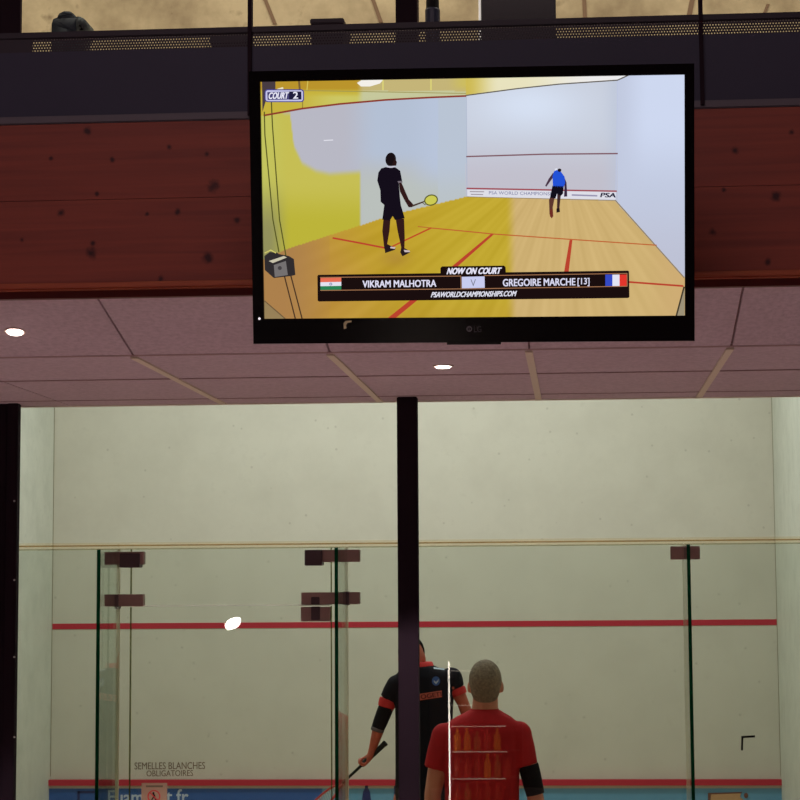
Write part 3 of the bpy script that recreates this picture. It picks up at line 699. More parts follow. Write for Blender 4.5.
def pix(u, v):
    fl = interp(FLR, u)
    if v > fl:                                        # floor boards
        y = (v-fl)
        c = mixc((190, 144, 66), (190, 158, 44), sst(300, 400, u+.35*(260-v)))
        c = mixc(c, (194, 168, 50), sst(380, 470, u))
        if u > 505: c = mixc(c, (206, 176, 116), sst(505, 517, u))
        c = mixc(c, (186, 146, 50), .35*sst(290, 318, v)*(1-sst(505, 520, u)))
        an = math.atan2(u-560, v-150); gr = math.sin(an*47)*.5+math.sin(an*111+v*.02)*.4+math.sin(an*23+v*.05)*.4
        c = tuple(k+gr*4.5 for k in c)
        if u < 330: c = mixc(c, (196, 140, 84), .5*sst(330, 285, u)) if False else mixc((172, 128, 76), c, sst(280, 350, u))
        c = mixc(c, (170, 130, 60), .55*math.exp(-((u-395)/14)**2-((v-258)/9)**2))
        if u > 640: c = mixc(c, (206, 172, 116), sst(640, 684, u))
        return c
    if u < 466:                                       # left wall
        out = interp(OUT, u)
        if v < out:
            c = (198, 178, 62); c = mixc(c, (204, 198, 100), sst(92, 98, v)*sst(290, 340, u))
            c = mixc(c, (186, 148, 44), 1-sst(88, 92, v))
            c = mixc(c, (198, 200, 156) if v > 91 else (196, 180, 120), sst(356, 364, u))
            c = mixc(c, (206, 190, 90), .8*sst(445, 466, u)*(1-sst(84, 94, v)))
            return c
        c = mixc((184, 184, 196), (180, 192, 212), sst(340, 380, u)*(1-sst(150, 190, v)))
        c = mixc(c, (186, 192, 188), sst(150, 190, v)*sst(355, 365, u))
        c = mixc(c, (184, 196, 218), sst(400, 440, u)*(1-sst(160, 200, v)))
        if u > 438: c = mixc(c, (186, 196, 208), .6)
        yb = interp([(262, 90), (284, 112), (290, 112), (294, 145), (302, 162), (316, 170), (330, 173), (360, 171), (361, 171)], u)
        k = sst(yb-3, yb+5, v)*(1-sst(359, 361.5, u))
        c = mixc(c, mixc((198, 190, 84), (188, 180, 58), sst(180, 225, v)), k)
        if u < 292: c = mixc(c, (194, 196, 96), (1-sst(262, 290, u))*.8)
        if u < 292: c = mixc(c, (146, 144, 92), sst(170, 235, v)*(1-sst(268, 292, u)))
        return c
    top = interp(TOPF, u)
    if u < 617.5:
        if v < top: return mixc(mixc((206, 186, 84), (232, 226, 190), sst(466, 500, u)), (238, 236, 236), sst(520, 600, u))
        c = mixc((200, 206, 220), (214, 224, 242), math.exp(-((u-530)/55)**2-((v-105)/26)**2))
        c = mixc(c, (192, 188, 200), sst(128, 182, v)*.8)
        return mixc(c, (186, 196, 216), .5*math.exp(-((u-617)/10)**2))
    if v < top and u < 632: return (238, 238, 240)
    c = mixc((194, 202, 224), (206, 216, 240), sst(617, 650, u)*(1-sst(120, 200, v)))
    return mixc(c, (188, 190, 208), sst(180, 270, v)*.7)
# base grid
gu = np.linspace(-WS, WS, 381); gv = np.linspace(-HS, HS, 217)
# inverse map screen plane -> photo
def px_of(x, y):
    q = TVC+ta*x+tb*y-EYE; z = q.dot(_f); return CX+F_PX*q.dot(CR)/z, CY+F_PX*q.dot(CD)/z
base = len(LV)
for y in gv:
    for x in gu:
        u, v = px_of(float(x), float(y)); LV.append((float(x), float(y), 0)); LC.append(S(*pix(u, v)))
nu = len(gu)
for j in range(len(gv)-1):
    for i in range(nu-1):
        k = base+j*nu+i; LF.append((k, k+1, k+nu+1, k+nu))
z1, z2, z3, z4, z5 = .0008, .0016, .0024, .0032, .004
# dark top left corner, ceiling lamp, roof posts
lay_poly([(262, 80), (275.5, 80), (275.5, 92), (268, 94), (262.5, 112)], (72, 60, 66), z1)
lay_poly([(277, 89), (283, 87), (284, 91), (278, 91)], (236, 228, 190), z1)
lay_poly([(357, 83), (362, 80), (384, 79), (380, 83.5), (370, 86.5), (361, 86.5)], (244, 240, 232), z1)
for u in (383, 431): lay_line([(u, 79), (u, 90)], 1.3, (222, 214, 120), z1)
lay_line([(299, 80), (300, 92)], 2, (120, 92, 50), z1); lay_line([(303, 92), (302.5, 108)], .8, (140, 120, 50), z1)
lay_line([(308, 80), (307, 90)], 1, (214, 196, 90), z1)
lay_line([(303, 90.5), (466, 93.5)], .8, (160, 150, 84), z1)
lay_line([(324, 140.5), (333, 140)], 1, (226, 226, 236), z1)
lay_line(OUT[1:], 1.8, (142, 60, 46), z2)
lay_line(TOPF[:-1], 1.2, (98, 92, 84), z2); lay_line(TOPF[-2:], 1.2, (98, 92, 84), z2)
lay_line([(466.3, 97), (467, 196)], .8, (176, 186, 206), z1); lay_line([(617.6, 80.5), (615.8, 200)], .8, (190, 198, 224), z1)
lay_line([(466.5, 156.6), (545, 154.2), (617.5, 153.6)], 1.4, (126, 88, 98), z2)
# tin on the broadcast court
lay_poly([(467, 189.5), (616, 192), (615.5, 199.6), (467.3, 196.8)], (222, 222, 232), z1)
lay_line([(466.8, 188.4), (616.5, 191.2)], 1.5, (160, 74, 84), z2)
lay_text('PSA WORLD CHAMPIONSHIPS', (489, 194.4), (560, 195.6), 3.3, (110, 114, 156), z2, .0)
lay_line([(470, 191.6), (484, 191.8)], .9, (150, 140, 150), z2); lay_line([(471, 194.3), (483, 194.6)], .9, (150, 140, 150), z2)
lay_line([(572, 195), (597, 195.8)], 1.5, (150, 146, 176), z2)
lay_text('PSA', (600, 197.3), (615, 197.6), 4.4, (34, 34, 60), z2, .05, .25)
# wall / floor joints
lay_line([(467, 196.8), (615, 200.6)], .7, (150, 130, 90), z2)
lay_line([(615.3, 200.3), (684, 277.5)], 1.1, (140, 126, 104), z2)
lay_line([(684, 287), (676, 317)], 1.6, (66, 58, 44), z2)
lay_poly([(684.5, 287), (684.5, 318), (676.5, 318)], (158, 146, 120), z1)
RL = (186, 66, 46)
lay_line([(333, 238), (360, 243), (388, 248.5)], 1.7, RL, z2); lay_line([(388, 248.5), (431, 228)], 1.5, (190, 76, 40), z2)
lay_line([(418, 226.5), (431, 228)], 1, (186, 110, 50), z2)
lay_line([(431, 228), (460, 230.7), (493, 234), (571, 239.4), (656.5, 245.2)], 1.1, (190, 96, 50), z2)
lay_poly([(491.5, 233.5), (494, 234.2), (448, 275), (394, 319.5), (386, 319.5), (444, 273)], RL, z2)
lay_poly([(569.6, 240), (572.4, 240), (568.6, 272.5), (564, 272.5)], RL, z2)
lay_line([(629, 282), (683, 286)], 1.8, RL, z2)
# door rods and the bracket of the broadcast court door
DK = (84, 84, 34)
lay_line([(264.4, 112), (265, 135), (273, 219.5), (279, 252)], 1.2, DK, z2)
lay_line([(271.4, 100), (272.5, 125), (279.6, 219.5), (286.4, 258)], 1.2, DK, z2)
lay_line([(284.5, 276), (296, 321)], 1.3, (70, 50, 36), z2); lay_line([(291, 276), (302.8, 321)], 1.3, (70, 50, 36), z2)
lay_poly([(264.5, 300), (288, 321), (264.5, 321)], (150, 128, 88), z1); lay_line([(264.8, 301), (288, 321)], 1, (104, 84, 58), z2)
lay_poly([(264.5, 256), (270, 252), (277, 252.5), (279, 254), (289, 256), (294, 259), (295.5, 275), (291, 276), (274, 278), (265, 270)], (48, 44, 46), z3)
lay_poly([(269, 261), (284, 256), (287, 257.5), (273, 263)], (202, 196, 172), z4)
lay_poly([(274, 265), (286, 261), (288, 275), (275, 277)], (116, 112, 112), z4); lay_ell(280, 268, 2, 2, (70, 66, 68), z4+.0003)
lay_line([(265, 253), (271, 250), (276, 253)], 1, (214, 206, 110), z4)
# player in black
def k(px, py, ox=360, oy=140, s=6.155): return ox+px/s, oy+py/s
def lp(pts, c, z, **kw): lay_poly([k(*q, **kw) for q in pts], c, z)
BK = (20, 14, 26); SKN = (50, 26, 26)
lp([(145, 485), (188, 485), (182, 560), (168, 640), (196, 655), (150, 670), (138, 560)], SKN, z3)
lp([(220, 485), (272, 485), (276, 600), (274, 665), (300, 680), (250, 690), (254, 660), (232, 560)], SKN, z3)
lp([(150, 655), (168, 648), (220, 660), (216, 676), (156, 696)], (36, 26, 30), z4); lp([(190, 656), (220, 660), (215, 670), (186, 666)], (206, 190, 190), z5)
lp([(248, 690), (256, 668), (306, 680), (309, 692), (262, 716)], (36, 26, 30), z4); lp([(270, 676), (306, 680), (308, 690), (276, 690)], (206, 190, 190), z5)
lp([(240, 262), (256, 262), (300, 365), (328, 396), (320, 414), (300, 414), (274, 370), (246, 316)], SKN, z3)
lp([(165, 165), (215, 166), (248, 190), (262, 262), (240, 264), (246, 350), (252, 400), (276, 482), (216, 492), (202, 468), (184, 496), (138, 490), (150, 400), (128, 380), (126, 310), (107, 250), (114, 200), (132, 175)], BK, z4)
lp([(165, 158), (212, 160), (216, 168), (190, 172), (163, 168)], (196, 196, 210), z5)
lp([(232, 254), (258, 252), (260, 262), (236, 264)], (120, 110, 120), z5)
lay_ell(*k(190, 120), 5.3, 6.9, (24, 16, 20), z5, .1); lp([(212, 110), (228, 135), (224, 158), (196, 160)], (44, 24, 24), z5)
lp([(318, 402), (392, 376), (394, 384), (322, 412)], (70, 50, 40), z4)
lp([(384, 384), (400, 366), (402, 374), (392, 386)], (92, 84, 40), z4); lp([(384, 384), (406, 398), (402, 402), (384, 388)], (92, 84, 40), z4)
c_ = k(438, 370); lay_ell(*c_, 6.4, 5.0, (204, 202, 84), z4, -.25); lay_ring(*c_, 6.4, 5.0, 1.2, (92, 92, 40), z5, -.25)
# player in blue
k8 = dict(ox=530, oy=150, s=8)
def l8(pts, c, z): lp(pts, c, z, **k8)
l8([(165, 370), (198, 378), (182, 460), (186, 530), (174, 548), (156, 512), (152, 400)], (92, 54, 46), z3)
l8([(218, 350), (247, 360), (236, 460), (240, 494), (214, 500), (216, 470)], (64, 40, 42), z3)
l8([(157, 480), (180, 470), (186, 530), (174, 548), (160, 530)], (110, 44, 36), z4); l8([(212, 468), (236, 466), (240, 496), (212, 502)], (34, 24, 26), z4)
l8([(186, 180), (150, 230), (121, 288), (131, 294), (166, 245), (192, 212)], (70, 46, 66), z3)
l8([(270, 205), (292, 260), (297, 340), (298, 372), (272, 374), (276, 300)], (56, 38, 62), z3)
l8([(180, 285), (270, 290), (264, 350), (246, 368), (216, 348), (204, 388), (160, 382)], (18, 14, 26), z4)
l8([(192, 172), (212, 160), (246, 172), (276, 212), (282, 262), (268, 302), (184, 292), (180, 212)], (36, 82, 214), z4)
lay_ell(*k(236, 162, **k8), 1.9, 1.7, (34, 24, 30), z5); l8([(196, 152), (214, 146), (222, 154), (204, 166)], (224, 228, 240), z5)
# name strip of the broadcast
GB = (26, 14, 14)
lay_poly([(440.5, 268), (442, 266.4), (504, 265.6), (505.6, 267), (506, 275), (440.5, 276)], GB, z3)
lay_poly([(317.5, 276), (318.5, 274.8), (628, 270.6), (629, 271.5), (629.4, 297), (628, 298), (319, 301.5), (317.8, 300.5)], GB, z3)
lay_line([(320.4, 277.4), (461, 276)], .7, (170, 120, 84), z4); lay_line([(320.6, 290.4), (484, 288.6), (627, 286.2)], .7, (170, 120, 84), z4)
lay_line([(484, 275.6), (627, 273.4)], .7, (170, 120, 84), z4); lay_line([(627, 273.4), (627.2, 286.2)], .7, (170, 120, 84), z4); lay_line([(461, 276.4), (461.2, 288.6)], .7, (170, 120, 84), z4)
lay_poly([(320.6, 278), (341.4, 277.6), (341.4, 281.8), (320.6, 282.2)], (230, 110, 84), z4)
lay_poly([(320.6, 282.2), (341.4, 281.8), (341.4, 285.8), (320.6, 286.2)], (226, 226, 240), z4)
lay_poly([(320.6, 286.2), (341.4, 285.8), (341.4, 289.6), (320.6, 290)], (40, 130, 84), z4)
lay_ring(331, 284, 1.1, 1.1, .6, (70, 80, 150), z5, n=12)
lay_text('VIKRAM MALHOTRA', (362.6, 287.6), (436, 286.8), 6.9, (226, 224, 246), z4, .035)
lay_poly([(461.8, 276.8), (484.6, 276.3), (484.8, 287.8), (462, 288.3)], (200, 204, 240), z4)
lay_text('V', (470.6, 286.3), (476, 286.2), 7, (120, 124, 140), z5, 0)
lay_text('GREGOIRE MARCHE', (502.8, 286.4), (575, 285.4), 7.2, (220, 220, 244), z4, .035); lay_text('[13]', (577.5, 286.4), (589.3, 286.2), 8.2, (220, 220, 244), z4, .03)
for i, c_ in enumerate(((52, 74, 196), (226, 228, 244), (226, 54, 44))):
    u0 = 605.3+i*7.1; lay_poly([(u0, 274.6), (u0+7.1, 274.5), (u0+7.1, 285.9), (u0, 286)], c_, z4)
lay_text('NOW ON COURT', (446.5, 274.4), (499.5, 273.9), 6.2, (234, 232, 250), z4, .06, .3)
lay_text('PSAWORLDCHAMPIONSHIPS.COM', (430.8, 297.4), (515, 296.2), 5.2, (226, 226, 240), z4, .05, .3)
# court badge
def rrect(u0, v0, u1, v1, r):
    pts = []
    for cx, cy, a0 in ((u1-r, v0+r, -90), (u1-r, v1-r, 0), (u0+r, v1-r, 90), (u0+r, v0+r, 180)):
        for i in range(5): a = math.radians(a0+i*22.5); pts.append((cx+r*math.cos(a), cy+r*math.sin(a)))
    return pts
lay_poly(rrect(264.8, 89.3, 304.2, 102.2, 3), (66, 62, 140), z3); lay_poly(rrect(265.8, 90.3, 303.2, 101.3, 2.4), (196, 196, 232), z4)
lay_poly([(267.5, 92.2), (301, 91.6), (301.6, 99.4), (267.8, 100)], (70, 66, 116), z4+.0003)
lay_poly([(289.3, 91.6), (301.5, 91.6), (301.7, 99.6), (289.3, 99.8)], (30, 28, 60), z4+.0006)
lay_text('COURT', (268.3, 99.2), (287.5, 98.9), 6.4, (236, 236, 250), z5+.0003, .05, .2); lay_text('2', (293.3, 98.8), (298, 98.7), 6.6, (236, 236, 250), z5+.0003, .05)

me = bpy.data.meshes.new('screen'); me.from_pydata(LV, [], LF); me.update()
at_c = me.color_attributes.new('picture', 'FLOAT_COLOR', 'POINT')
at_c.data.foreach_set('color', np.array(LC, dtype=np.float32).ravel())
sm = bpy.data.materials.new('lit screen'); sm.use_nodes = True; nt = sm.node_tree; nt.nodes.clear()
e = nt.nodes.new('ShaderNodeEmission'); va = nt.nodes.new('ShaderNodeVertexColor'); va.layer_name = 'picture'; ou = nt.nodes.new('ShaderNodeOutputMaterial')
e.inputs['Strength'].default_value = 1.0
nt.links.new(va.outputs['Color'], e.inputs['Color']); nt.links.new(e.outputs[0], ou.inputs['Surface'])
so = me_obj('screen', me, sm); so.parent = tv; so.matrix_parent_inverse = Matrix.Identity(4)
so['label'] = 'lit screen with broadcast picture and captions'

# ------------------------------------------------------------------ people
def person(label, Y, face, spec):
    """face = +1 looks towards the front wall, -1 looks towards the lounge"""
    px = Y/F_PX
    W = lambda u, v, dy=0.0: at(u, v, Y) + Vector((0, dy, 0))
    hc = W(*spec['head'])
    base = Vector((W(*spec['waist']).x, Y, 0))
    t = thing('person', label, 'person', base)
    fy = face
    # --- body
    b = MB(); rx, ry, rz = spec['hr']; tilt = Matrix.Rotation(spec.get('tilt', 0), 3, 'Y')
    def H(x, y, z): return hc + tilt @ Vector((x, y*fy, z))
    b.ellipsoid(H(0, -.008, .012), rx, ry, rz*.9, rot=tilt)
    b.ellipsoid(H(0, .018, -.05), rx*.8, ry*.78, rz*.62, rot=tilt)           # jaw
    b.capsule(H(0, ry*.80, -.005), H(0, ry*1.02, -.032), .008, .014)         # nose
    b.capsule(H(-.02, ry*.86, -.068), H(.02, ry*.86, -.068), .009, .009)     # lips
    b.ellipsoid(H(0, ry*.72, -.102), .024, .02, .018)                        # chin
    b.capsule(H(-.035, ry*.82, .028), H(.035, ry*.82, .028), .011, .011)     # brow
    for sx in (-1, 1):
        b.ellipsoid(H(sx*(rx+.004+spec.get('ear', 0)), -.002, -.014), .009, .019, .032, rot=tilt)  # ears
    nb, ntp = W(*spec['neck']), hc + tilt @ Vector((0, -.012*fy, -.06))
    b.capsule(nb - Vector((0, 0, .05)), ntp, spec['nr']*1.1, spec['nr'])
    wst = W(*spec['waist']); sh = [W(*spec['shoulder'][0]), W(*spec['shoulder'][1])]
    ch = (sh[0]+sh[1])/2
    cx0 = ch.x; zsh = ch.z; hipz = .92; rxw = spec['rw']; rxc = spec['rc']
    b.rings([(wst.x, Y, hipz-.08, rxw*.92, .115), (wst.x, Y, hipz, rxw, .125), (wst.x, Y, hipz+.15, rxw*.94, .118), ((wst.x+cx0)/2, Y, zsh-.2, rxc*.96, .125), (cx0, Y, zsh-.08, rxc, .12), *[(W(u_, v_+1.5).x, Y, W(u_, v_+1.5).z, (h_-2.5)*px, d__-.014) for u_, v_, h_, d__ in spec['trap'][:-1]]])
    b.capsule(sh[0]+Vector((.02, 0, -.012)), sh[1]+Vector((-.02, 0, -.012)), .058, .058)
    arms = []
    for i in (0, 1):
        e_, w_ = W(*spec['elbow'][i]), W(*spec['wrist'][i]); s_ = sh[i]; ra = spec.get('ra', 1)
        m_ = s_.lerp(e_, .5)
        b.capsule(s_, m_, .052*ra, .047*ra); b.capsule(m_, e_, .047*ra, .039*ra)
        f1 = e_.lerp(w_, .3); b.capsule(e_, f1, .039*ra, .040*ra); b.capsule(f1, w_, .040*ra, .026*ra)
        hd = W(*spec['hand'][i]); d_ = (hd-w_).normalized()
        # palm, four curled fingers and a thumb
        side = Vector((0, 1, 0)); cur = side.cross(d_).normalized()*(1 if i == 0 else -1)
        pal = w_ + d_*.055
        b.capsule(w_, pal+side*.022, .024, .019); b.capsule(w_, pal-side*.022, .024, .019); b.capsule(pal+side*.026, pal-side*.026, .017, .017)
        for q in range(4):
            off = side*(.033-.022*q); ln = (.040, .046, .043, .034)[q]
            k0 = pal+d_*.022+off; k1 = k0+d_*ln*.75+cur*ln*.4; k2 = k1+cur*ln*.75-d_*ln*.15; k3 = k2-d_*ln*.55+cur*.004
            b.capsule(k0, k1, .0098, .0092, 8); b.capsule(k1, k2, .0092, .0086, 8); b.capsule(k2, k3, .0086, .0078, 8)
        th0 = w_+d_*.03+side*.03*1; th1 = th0+d_*.035+cur*.028; th2 = th1+d_*.02+cur*.022-side*.012
        b.capsule(th0, th1, .0125, .0108, 8); b.capsule(th1, th2, .0108, .0095, 8)
        arms.append((s_, e_, w_))
    feet = []
    for sx in (-1, 1):
        hp = Vector((wst.x+sx*.095, Y, hipz-.04)); kn = Vector((wst.x+sx*.13, Y+.03*fy, .50)); an = Vector((wst.x+sx*.15, Y-.01*fy, .10))
        b.capsule(hp, kn, .09, .058); cf = kn.lerp(an, .3)-Vector((0, .012*fy, 0)); b.capsule(kn, cf, .055, .055); b.capsule(cf, an, .055, .036)
        b.capsule(an, Vector((an.x, an.y+.10*fy, .045)), .038, .032); feet.append(an)
    body = b.remesh('body', spec['skin'], t, .0085, 3)
    # --- hair: a close cap over skull and nape
    b = MB()
    b.ellipsoid(H(0, -.026, .027), rx+.004, ry*.93, rz*.88, rot=tilt)
    b.ellipsoid(H(0, -.034, -.02), rx*.93, ry*.74, rz*.70, rot=tilt)
    hair = b.remesh('hair', spec['hair'], t, .009, 3)
    for sx in (-1, 1):
        ey_ = MB().ellipsoid(H(sx*.032, ry*.80, .004), .012, .010, .009, 12, 8).build('eye', M['eye'], t, smooth=True)
        MB().ellipsoid(H(sx*.032, ry*.80+.008, .004), .005, .004, .005, 10, 6).build('iris', M['hair_dark'], ey_, smooth=True)
    # --- shirt
    b = MB(); g_ = .014; hem = hipz-.07
    b.rings([(wst.x, Y, hem, rxw+g_+.012, .15), (wst.x, Y, hipz+.1, rxw+g_+.004, .138), ((wst.x+cx0)/2, Y, zsh-.22, rxc*.97+g_, .142), (cx0, Y, zsh-.08, rxc+g_, .138), *[(W(u_, v_).x, Y, W(u_, v_).z, h_*px, d__) for u_, v_, h_, d__ in spec['trap']]], 32)
    b.capsule(sh[0]+Vector((.02, 0, -.006)), sh[1]+Vector((-.02, 0, -.006)), .066, .066)
    for i in (0, 1):
        s_, e_, w_ = arms[i]; en = W(*spec['sleeve'][i]); r1 = spec['sr'][i]
        b.capsule(s_, s_+(en-s_)*.1, .068, .066)
        b.tube([s_, s_.lerp(en, .5), en], [.066, (.066+r1)/2+.003, r1], 18)
    shirt = b.remesh('shirt', spec['shirt'], t, .0095, 3)
    b = MB(); b.rings([(wst.x, Y, hem-.02, rxw+.016, .14), (wst.x, Y, hipz+.03, rxw+.012, .135)])
    for sx in (-1, 1):
        b.tube([(wst.x+sx*.09, Y, hem+.02), (wst.x+sx*.115, Y+.01*fy, .56)], [.105, .098], 18)
    b.remesh('shorts', M['shorts'], t, .012, 2)
    for an in feet:
        b = MB(); b.ellipsoid((an.x, an.y+.07*fy, .055), .048, .15, .045); b.capsule((an.x, an.y, .06), (an.x, an.y, .10), .05, .044)
        sh_ = b.remesh('shoe', M['shoe'], t, .012, 2)
        MB().rings([(an.x, an.y+.07*fy, 0.0, .05, .155), (an.x, an.y+.07*fy, .022, .052, .157)]).build('sole', M['sole'], sh_)
    return t, shirt, W, arms, H, nb

def bvh(o):
    me = o.data; return BVHTree.FromPolygons([v.co[:] for v in me.vertices], [p.vertices[:] for p in me.polygons])
def band(t, name, p0, p1, r0, r1, mt, n=20):
    p0, p1 = Vector(p0), Vector(p1); k_ = 5
    pts = [p0.lerp(p1, i/(k_-1)) for i in range(k_)]; rr = [r0+(r1-r0)*i/(k_-1) for i in range(k_)]
    rr[0] -= .002; rr[-1] -= .002
    return MB().tube(pts, rr, n).build(name, mt, t, smooth=False)

# man in red, back to the lounge
YR = 10.7
sp = dict(head=(485.5, 684.8), hr=(.083, .1, .122), neck=(484.5, 711), nr=.066, waist=(482, 800), trap=((481.5, 730, 40, .128), (482.5, 722.5, 35, .118), (483.5, 717, 28, .105), (484.3, 712.5, 19.5, .092), (484.5, 709.5, 14.6, .08)), shoulder=((444, 736), (519, 734)),
          elbow=((432.5, 795), (533.5, 786)), wrist=((434, 838), (541, 832)), hand=((436, 850), (542, 845)),
          rw=.176, rc=.188, ra=1.12, sleeve=((435.5, 769), (526.5, 765.5)), sr=(.062, .060), skin=M['skin_a'], hair=M['hair_grey'], shirt=M['shirt_red'])
red, rshirt, W, arms, H, nb = person('man seen from behind with short grey hair and red shirt inside the court', YR, 1, sp)
o = band(red, 'elbow_support', W(528.3, 765), W(535.5, 794.5), .055, .049, M['elbow']); o['label'] = 'black elbow support on right arm'
MB().rings([(nb.x, YR, nb.z-.004, .080, .084), (nb.x, YR, nb.z+.012, .074, .078)], 28).build('collar', M['shirt_red'], red, smooth=True)

# man in black, facing the lounge
YK2 = 12.2
sp = dict(head=(411.5, 657), hr=(.078, .098, .116), tilt=-.1, ear=-.007, neck=(421, 667.5), nr=.06, waist=(424, 800), trap=((423, 676, 27, .12), (422, 671.5, 24, .108), (421.5, 667.5, 17, .095), (421, 665, 11.8, .08)), shoulder=((397, 686), (451.5, 678.5)),
          elbow=((380.5, 722), (463, 703)), wrist=((372.5, 749), (472, 728)), hand=((369.5, 758), (476, 742)),
          rw=.152, rc=.163, ra=.93, sleeve=((388, 700), (457, 689)), sr=(.053, .048), skin=M['skin_b'], hair=M['hair_dark'], shirt=M['shirt_black'])
blk, bshirt, W, arms, H, nb = person('man in black shirt with red trim facing the lounge partly behind the post', YK2, -1, sp)
c = MB().rings([(nb.x, YK2, nb.z-.03, .092, .096), (nb.x, YK2, nb.z+.006, .080, .088), (nb.x-.002, YK2, nb.z+.034, .070, .080)], 28).build('collar', M['collar_red'], blk, smooth=True)
c['label'] = 'red collar'
band(blk, 'sleeve_cuff', W(388.4, 699), W(386.2, 707), .055, .052, M['collar_red'])['label'] = 'red sleeve cuff'
band(blk, 'elbow_support', W(386.5, 706.5), W(377.6, 729), .048, .041, M['elbow'])['label'] = 'black elbow support'
band(blk, 'support_band', W(378, 728), W(376.8, 731.5), .0415, .040, M['elbow_grey'])
band(blk, 'sleeve_cuff', W(457, 688.5), W(459.6, 695), .050, .048, M['collar_red'])['label'] = 'red sleeve cuff'
tree = bvh(bshirt)
def on_shirt(c, off=.003):
    d_ = (Vector(c)-EYE).normalized(); hit = tree.ray_cast(EYE, d_)
    return (hit[0] - d_*off) if hit[0] is not None else Vector(c)
def patch(name, pts, mt, off=.003):     # quad grid thrown on to the shirt
    (a, b_, c, d_) = pts; n, m_ = 10, 6; co, fs = [], []
    for j in range(m_+1):
        for i in range(n+1):
            s, q = i/n, j/m_
            u = (a[0]*(1-s)+b_[0]*s)*(1-q)+(d_[0]*(1-s)+c[0]*s)*q; v = (a[1]*(1-s)+b_[1]*s)*(1-q)+(d_[1]*(1-s)+c[1]*s)*q
            co.append(tuple(on_shirt(W(u, v), off)))
    for j in range(m_):
        for i in range(n): k_ = j*(n+1)+i; fs.append((k_, k_+1, k_+n+2, k_+n+1))
    me = bpy.data.meshes.new(name); me.from_pydata(co, [], fs); me.update(); return me_obj(name, me, mt, bshirt)
patch('chest_panel', ((418.5, 694), (441.5, 690.5), (442, 697), (419.5, 700.5)), M['logo_pink'])
text_obj('chest_lettering', 'OGETI', W(420.3, 695), W(440.8, 691.8), W(421, 699.3), M['logo_ink'], bshirt, .03, 0, lambda c: on_shirt(c, .006))
patch('shoulder_mark', ((433.6, 667.2), (444.5, 668.4), (444.5, 670), (433.8, 668.8)), M['white_print'])
b = [W(436+4.1*math.cos(2*PI*i/20), 681+4.6*math.sin(2*PI*i/20)) for i in range(20)]
me = bpy.data.meshes.new('badge'); me.from_pydata([tuple(on_shirt(q)) for q in b], [], [tuple(range(20))[::-1]]); me.update(); me_obj('badge', me, M['badge'], bshirt)
me = bpy.data.meshes.new('badge_mark'); me.from_pydata([tuple(on_shirt(W(u, v), .005)) for u, v in ((433.6, 680), (436, 682), (438.8, 679), (438.2, 681.6), (436, 684.2), (434, 682))], [], [(0, 5, 4, 1), (1, 4, 3, 2)]); me.update(); me_obj('badge_mark', M and me, M['white_print'], bshirt)
patch('sleeve_mark', ((452, 687), (454, 686.5), (454.5, 689), (452.5, 689.5)), M['logo_pink'])

# racket in his right hand
rk = thing('squash_racket', 'squash racket with dark grip held low by man in black shirt', 'racket', W(386, 742.5))
dr = (W(349, 777)-W(386, 742.5)).normalized(); p0 = W(386, 742.5)
sd = Vector((0, 1, 0)).cross(dr).normalized(); ax2 = dr.cross(sd)
sdv = (sd*.35+ax2*.94).normalized()
MB().tube([p0, p0+dr*.012, p0+dr*.02, p0+dr*.20], [.0175, .0185, .016, .015], 10).build('grip', M['grip'], rk)
MB().tube([p0+dr*.19, p0+dr*.36], [.009, .0075], 10).build('shaft', M['grip'], rk)
hc = p0+dr*.535; pts = []
for i in range(33):
    a = 2*PI*i/32; w_ = .098*(1-.12*math.cos(a)) if math.cos(a) < 0 else .098
    pts.append(hc + dr*(-.15*math.cos(a)) + sdv*w_*math.sin(a))
b = MB().tube(pts, .008, 8)
b.tube([p0+dr*.355, hc-dr*.125+sdv*.055], .007, 8); b.tube([p0+dr*.355, hc-dr*.125-sdv*.055], .007, 8)
b.build('head_frame', M['racket_frame'], rk, smooth=True)
b = MB()
for i in range(-6, 7):
    s_ = i*.014; l_ = .148*math.sqrt(max(0, 1-(s_/.098)**2)); b.tube([hc+sdv*s_-dr*l_, hc+sdv*s_+dr*l_], .0008, 4)
for i in range(-9, 10):
    s_ = i*.015; l_ = .096*math.sqrt(max(0, 1-(s_/.15)**2)); b.tube([hc+dr*s_-sdv*l_, hc+dr*s_+sdv*l_], .0008, 4)
b.build('strings', M['string'], rk)

# ------------------------------------------------------------------ the lit bar behind the camera (seen in the glass)
YBAR = -1.7; YV = 2*YG-YBAR
def rf(u, v): q = at(u, v, YV); return Vector((q.x, YBAR, q.z))
xl = rf(449, 700).x; xr = xl+.62
shelf = thing('bar_shelf', 'lit bar shelf unit mirrored in the glass over man in red shirt', 'shelf', ((xl+xr)/2, YBAR-.1, FLOOR_L))
ztop = rf(449, 661).z
MB().box(xl-.007, xl+.007, YBAR-.02, YBAR, FLOOR_L, ztop).build('light_strip', M['led_strip'], shelf)
MB().box(xl-.02, xr+.02, YBAR-.32, YBAR-.3, FLOOR_L, ztop).build('back_panel', M['cabinet'], shelf)
MB().box(xr, xr+.02, YBAR-.3, YBAR, FLOOR_L, ztop).build('side_panel', M['cabinet'], shelf)
lev = []
for v in (670.5, 705, 726, 751.5, 778.5, 806):
    z = rf(449, v).z; lev.append(z)
    s_ = MB().box(xl+.012, xr, YBAR-.3, YBAR-.012, z-.012, z).build('shelf_board', M['cabinet'], shelf)
    MB().box(xl+.012, xr-.12 if v > 710 else xl+.2, YBAR-.012, YBAR-.006, z-.008, z).build('lit_edge', M['shelf_glass'], s_)
cnt = 0
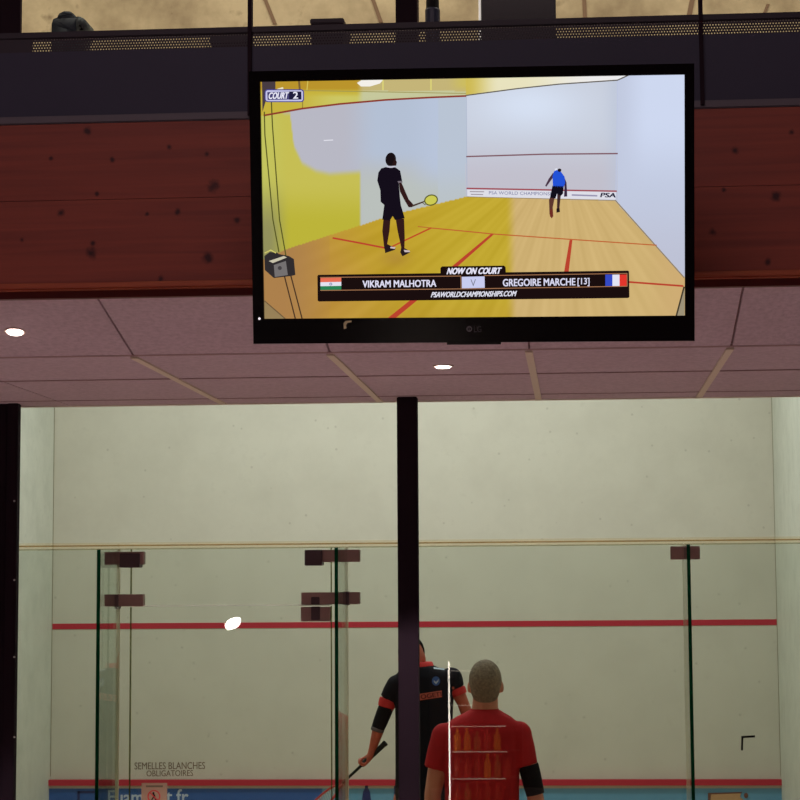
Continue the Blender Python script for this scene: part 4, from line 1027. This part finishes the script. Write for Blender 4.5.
for li, names in ((3, ('amber', 'amber', 'green', 'brown', 'amber')), (4, ('brown', 'brown', 'brown', 'amber', 'green', 'brown')), (5, ('brown', 'green', 'brown', 'brown', 'brown'))):
    for i, nm in enumerate(names):
        hgt = (.20, .17, .19, .21)[(i+li) % 4]; r = .030
        x = xl+.065+i*.088; z = lev[li]
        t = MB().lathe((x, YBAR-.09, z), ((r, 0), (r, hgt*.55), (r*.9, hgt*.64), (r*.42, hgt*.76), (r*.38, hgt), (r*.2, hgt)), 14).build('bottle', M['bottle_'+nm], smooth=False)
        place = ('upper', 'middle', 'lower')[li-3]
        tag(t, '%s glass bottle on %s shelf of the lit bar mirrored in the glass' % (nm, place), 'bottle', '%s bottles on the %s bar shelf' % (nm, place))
c = rf(233, 623.5)
wl = thing('wall_lamp', 'round white wall lamp mirrored in the glass door', 'lamp', c)
MB().tube([c+Vector((0, -.02, 0)), c+Vector((0, -.10, 0))], [.07, .05], 20).build('housing', M['black_steel'], wl)
b = MB().ellipsoid(c, .078, .012, .046, 20, 10, Matrix.Rotation(-.5, 3, 'Y')); b.build('lens', M['wall_lamp'], wl)
MB().box(c.x-.03, c.x+.03, -4.2, c.y-.09, c.z-.02, c.z+.02).build('bracket', M['black_steel'], wl)

# ------------------------------------------------------------------ lights
def area(name, loc, size, sizey, energy, colr, rot=(0, 0, 0)):
    L = bpy.data.lights.new(name, 'AREA'); L.shape = 'RECTANGLE'; L.size = size; L.size_y = sizey; L.energy = energy; L.color = colr
    o = bpy.data.objects.new(name, L); col.objects.link(o); o.location = loc; o.rotation_euler = rot; return o
CC = (.95, 1, .995)
area('court_light_front', ((XL+XR)/2, DF-2.2, 5.6), 4.5, .5, 132, CC)
area('court_light_middle', ((XL+XR)/2, DF-5.0, 5.6), 4.5, .5, 54, CC)
area('court_light_rear', ((XL+XR)/2, DF-8.0, 5.6), 4.5, .5, 30, CC)
area('lounge_light', (-1, 1.5, 6.3), 4, 3, 105, (1, .80, .82))
area('balcony_light', (-.8, 7.0, 6.3), 6, .6, 125, (1, .94, .80))
wd = bpy.data.worlds.new('world'); scene.world = wd; wd.use_nodes = True
wd.node_tree.nodes['Background'].inputs['Color'].default_value = (.02, .018, .02, 1)
scene.view_settings.view_transform = 'Standard'; scene.view_settings.look = 'None'
scene.view_settings.exposure = 0; scene.view_settings.gamma = 1; scene.view_settings.use_curve_mapping = False
scene.cycles.use_denoising = True
scene.cycles.max_bounces = 10; scene.cycles.transparent_max_bounces = 24
